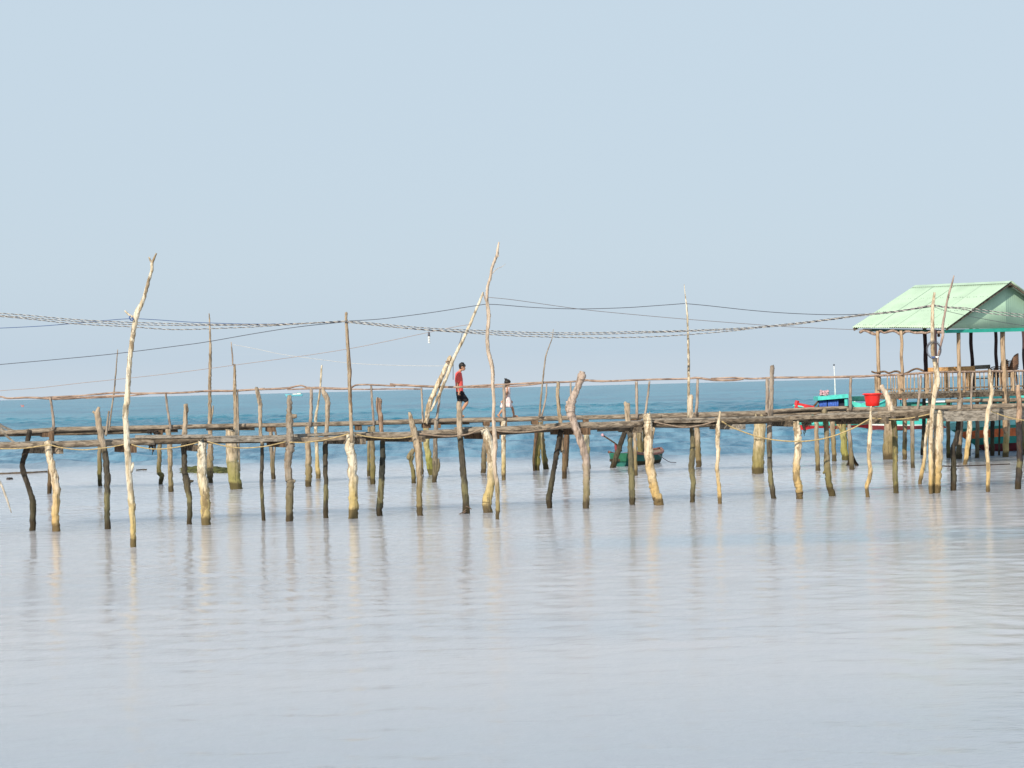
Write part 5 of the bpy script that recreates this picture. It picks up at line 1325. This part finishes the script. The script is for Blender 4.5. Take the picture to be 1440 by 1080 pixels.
def foot_tube(ank, toe, s=1.0):
    ank = Vector(ank); toe = Vector(toe); d = (toe - ank); d.z = 0
    heel = Vector((ank.x, ank.y, toe.z)) - d * .22
    return [[(*ank, .034 * s), (*heel, .030 * s)], [(*heel, .030 * s), (*(heel.lerp(toe, .55) + UP * .012), .034 * s), (*toe, .022 * s)]]
YP = 55.95
# ---- boy
def Q(x, y, dy, r): p = at(x, y, YP + dy); return (p.x, p.y, p.z, r)
zd = at(650, 587.6, YP).z
boy = empty('person', (at(647, 587, YP).x, YP, zd), 'boy in red t-shirt and black shorts walking with bowed head', 'person')
tub_ = [[Q(646.2, 553, -.08, .085), Q(646, 545, -.075, .095), Q(645.4, 534, -.085, .105), Q(645, 527, -.08, .085)],
        [Q(646.2, 553, .08, .085), Q(646, 545, .075, .095), Q(645.4, 534, .085, .105), Q(645, 527, .08, .085)],
        [Q(644.8, 526.3, -.17, .05), Q(645.4, 524.8, 0, .07), Q(644.8, 526.3, .17, .05)],
        [Q(645.4, 526, 0, .055), Q(647, 521.5, 0, .048), Q(649.2, 517.5, 0, .05)]]
armN = [Q(644.2, 526.6, -.19, .046), Q(643, 533, -.215, .042), Q(642.8, 540.5, -.22, .036), Q(644.2, 545.5, -.2, .03), Q(645, 549.3, -.185, .024)]
armF = [Q(645.2, 526.6, .19, .046), Q(645.8, 533, .21, .042), Q(646.2, 540.5, .21, .036), Q(648.2, 545.5, .2, .03), Q(649.6, 549.3, .185, .024)]
tub_ += [armN, armF]
tub_ += hand_tubes(armN[-1][:3], (.15, 0, -1), (1, 0, 0), 1.0, 1) + hand_tubes(armF[-1][:3], (.3, 0, -1), (1, 0, 0), 1.0, -1)
legS = [Q(645.8, 553, .09, .085), Q(646.8, 560, .09, .07), Q(646.8, 568, .085, .052), Q(645.8, 574, .085, .05), Q(645.4, 583.4, .085, .034)]
legF = [Q(647, 553, -.09, .088), Q(651.4, 558.6, -.09, .073), Q(656.6, 564.6, -.09, .053), Q(653.6, 570.6, -.09, .05), Q(649.2, 577.6, -.09, .036), Q(647.4, 581, -.09, .032)]
tub_ += [legS, legF]
toeS = at(651.4, 587.6, YP + .085); toeS.z = zd + .025
toeF = at(652.4, 585.2, YP - .09)
tub_ += foot_tube(legS[-1][:3], toeS) + foot_tube(legF[-1][:3], toeF)
hc = at(650.2, 515.4, YP)
balls = [(hc, .088, .076, .095, R(25)), (hc + Vector((.022, 0, -.070)), .058, .055, .062, R(40)),
         (hc + Vector((.080, 0, -.072)), .018, .014, .020, R(30)), (hc + Vector((.052, 0, -.112)), .016, .024, .010, R(30)),
         (hc + Vector((-.005, -.077, -.02)), .020, .012, .028, 0), (hc + Vector((-.005, .077, -.02)), .020, .012, .028, 0)]
body = remeshed('body', blob(tub_, balls), SKIN, boy, .0075, 3)
for s in (-1, 1):
    bm = bmesh.new(); bmesh.ops.create_icosphere(bm, subdivisions=2, radius=.009, matrix=Matrix.Translation(hc + Vector((.073, .030 * s, -.048)))); mesh_obj('eye', bm, HAIR, boy)
hb = [(hc + Vector((-.014, 0, .030)), .098, .09, .085, R(20)), (hc + Vector((-.045, 0, -.015)), .062, .08, .075, 0), (hc + Vector((.058, 0, .028)), .05, .07, .040, R(50)),
      (hc + Vector((.0, 0, .085)), .06, .055, .045, 0)]
remeshed('hair', blob([], hb), HAIR, boy, .008, 1, .012, 26)
sh = [[Q(646.3, 549.6, -.08, .108), Q(646, 543, -.08, .112), Q(645.2, 534, -.085, .120), Q(644.9, 527, -.08, .10)],
      [Q(646.3, 549.6, .08, .108), Q(646, 543, .08, .112), Q(645.2, 534, .085, .120), Q(644.9, 527, .08, .10)],
      [Q(644.7, 526.6, -.17, .064), Q(645.2, 525.4, 0, .085), Q(644.7, 526.6, .17, .064)],
      [Q(644.2, 527, -.185, .062), Q(643.4, 532, -.21, .064), Q(643, 536, -.216, .062)],
      [Q(645.2, 527, .185, .062), Q(645.6, 532, .21, .064), Q(646, 536, .216, .062)]]
remeshed('shirt', blob(sh), SHIRT, boy, .009, 3, .007, 9)
so_ = [[Q(646.4, 549.4, -.075, .108), Q(646.6, 553.5, -.08, .112)], [Q(646.4, 549.4, .075, .108), Q(646.6, 553.5, .08, .112)],
       [Q(646, 553.4, .09, .105), Q(646.8, 559, .09, .096), Q(646.9, 563.8, .088, .082)],
       [Q(647.2, 553.4, -.09, .11), Q(651, 558, -.09, .10), Q(655, 562.4, -.09, .085)]]
remeshed('shorts', blob(so_), SHORTS, boy, .009, 3, .006, 10)
# ---- girl
zg = at(712, 587, YP).z
girl = empty('person', (at(713, 587, YP).x, YP, zg), 'small girl in a white and pink dress striding barefoot along the far walkway', 'person')
tg = [[Q(712.4, 563, -.05, .062), Q(713, 557, -.045, .062), Q(713.4, 551, -.05, .066), Q(713.4, 547.4, -.045, .055)],
      [Q(712.4, 563, .05, .062), Q(713, 557, .045, .062), Q(713.4, 551, .05, .066), Q(713.4, 547.4, .045, .055)],
      [Q(713.2, 546.8, -.11, .032), Q(713.4, 545.6, 0, .042), Q(713.2, 546.8, .11, .032)],
      [Q(713.4, 546, 0, .036), Q(713.8, 541, 0, .034)]]
aN = [Q(713, 547.6, -.125, .030), Q(713.6, 552.6, -.145, .027), Q(712.6, 555.6, -.15, .025), Q(709.6, 559.6, -.15, .021), Q(707.4, 562.4, -.145, .017)]
aF = [Q(713.6, 547.6, .125, .030), Q(714, 552.6, .145, .027), Q(714.6, 555.6, .15, .025), Q(716.4, 559.4, .15, .021), Q(718.2, 562.8, .145, .017)]
tg += [aN, aF] + hand_tubes(aN[-1][:3], (-.6, 0, -.8), (.8, 0, -.6), .72, 1) + hand_tubes(aF[-1][:3], (.4, 0, -.9), (.9, 0, .4), .72, -1)
lB = [Q(711.6, 564, -.05, .062), Q(709.6, 569.6, -.05, .05), Q(707.6, 574.6, -.05, .040), Q(704.6, 579, -.05, .037), Q(701.6, 583, -.05, .026)]
lF = [Q(713.4, 564, .05, .062), Q(717, 569, .05, .05), Q(720.4, 573.4, .05, .04), Q(721.8, 579, .05, .037), Q(722.8, 584.2, .05, .026)]
tg += [lB, lF]
tB = at(703.4, 586.4, YP - .05); tF = at(728.2, 586.2, YP + .05); tF.z = zg + .022; tB.z = zg + .02
hl = at(700.2, 584, YP - .05)
tg += [[(*lB[-1][:3], .026), (*hl, .024)], [(*hl, .024), (*hl.lerp(tB, .6), .026), (*tB, .016)]]
tg += foot_tube(lF[-1][:3], tF, .78)
hg = at(714.0, 538.2, YP)
bg_ = [(hg, .078, .072, .085, 0), (hg + Vector((.030, 0, -.045)), .05, .046, .05, 0), (hg + Vector((.080, 0, -.022)), .013, .011, .013, 0), (hg + Vector((.068, 0, -.05)), .012, .02, .008, 0),
       (hg + Vector((0, -.071, -.012)), .016, .01, .022, 0), (hg + Vector((0, .071, -.012)), .016, .01, .022, 0)]
remeshed('body', blob(tg, bg_), SKIN, girl, .0062, 2)
for s in (-1, 1):
    bm = bmesh.new(); bmesh.ops.create_icosphere(bm, subdivisions=2, radius=.010, matrix=Matrix.Translation(hg + Vector((.072, .027 * s, .004)))); mesh_obj('eye', bm, HAIR, girl)
hb = [(hg + Vector((-.012, 0, .022)), .094, .088, .088, 0), (hg + Vector((-.03, 0, -.045)), .066, .082, .06, 0), (hg + Vector((.05, 0, .04)), .045, .066, .035, R(30)), (hg + Vector((.0, -.055, -.04)), .05, .03, .045, 0)]
ht = [[(hg.x - .05, hg.y, hg.z + .07, .03), (hg.x - .075, hg.y, hg.z + .115, .022), (hg.x - .085, hg.y, hg.z + .135, .012)],
      [(hg.x - .02, hg.y, hg.z + .08, .025), (hg.x - .03, hg.y, hg.z + .13, .012)]]
remeshed('hair', blob(ht, hb), HAIR, girl, .007, 1, .012, 28)
# dress: a flared cone, built as a shell
bm = bmesh.new(); rgs = []
prof = [(713.3, 545.8, .085, .118), (713.4, 548, .092, .118), (713.4, 552, .094, .11), (713, 557, .098, .112), (712.8, 562, .125, .13), (712.2, 567, .155, .15), (711.8, 572.6, .185, .165)]
for (x, y, rx, ry) in [tuple(q) for q in spline(prof, 4)]:
    c = at(x, y, YP); t_ = max(0, (y - 560) / 12)
    rgs.append([bm.verts.new((c.x + rx * cos(a) * (1 + .07 * t_ * sin(7 * a)), c.y + ry * sin(a) * (1 + .07 * t_ * sin(7 * a + 1)), c.z + .012 * t_ * sin(3 * a))) for a in [2 * pi * j / 40 for j in range(40)]])
for i in range(len(rgs) - 1):
    for j in range(40): bm.faces.new((rgs[i][j], rgs[i][(j + 1) % 40], rgs[i + 1][(j + 1) % 40], rgs[i + 1][j]))
c = at(713.4, 544.6, YP); top = bm.verts.new(c)
neck = [bm.verts.new((c.x + .045 * cos(2 * pi * j / 40), c.y + .06 * sin(2 * pi * j / 40), c.z)) for j in range(40)]
bm.verts.remove(top)
for j in range(40): bm.faces.new((neck[j], neck[(j + 1) % 40], rgs[0][(j + 1) % 40], rgs[0][j]))
o = mesh_obj('dress', bm, DRESS, girl); s_ = o.modifiers.new('s', 'SOLIDIFY'); s_.thickness = .006
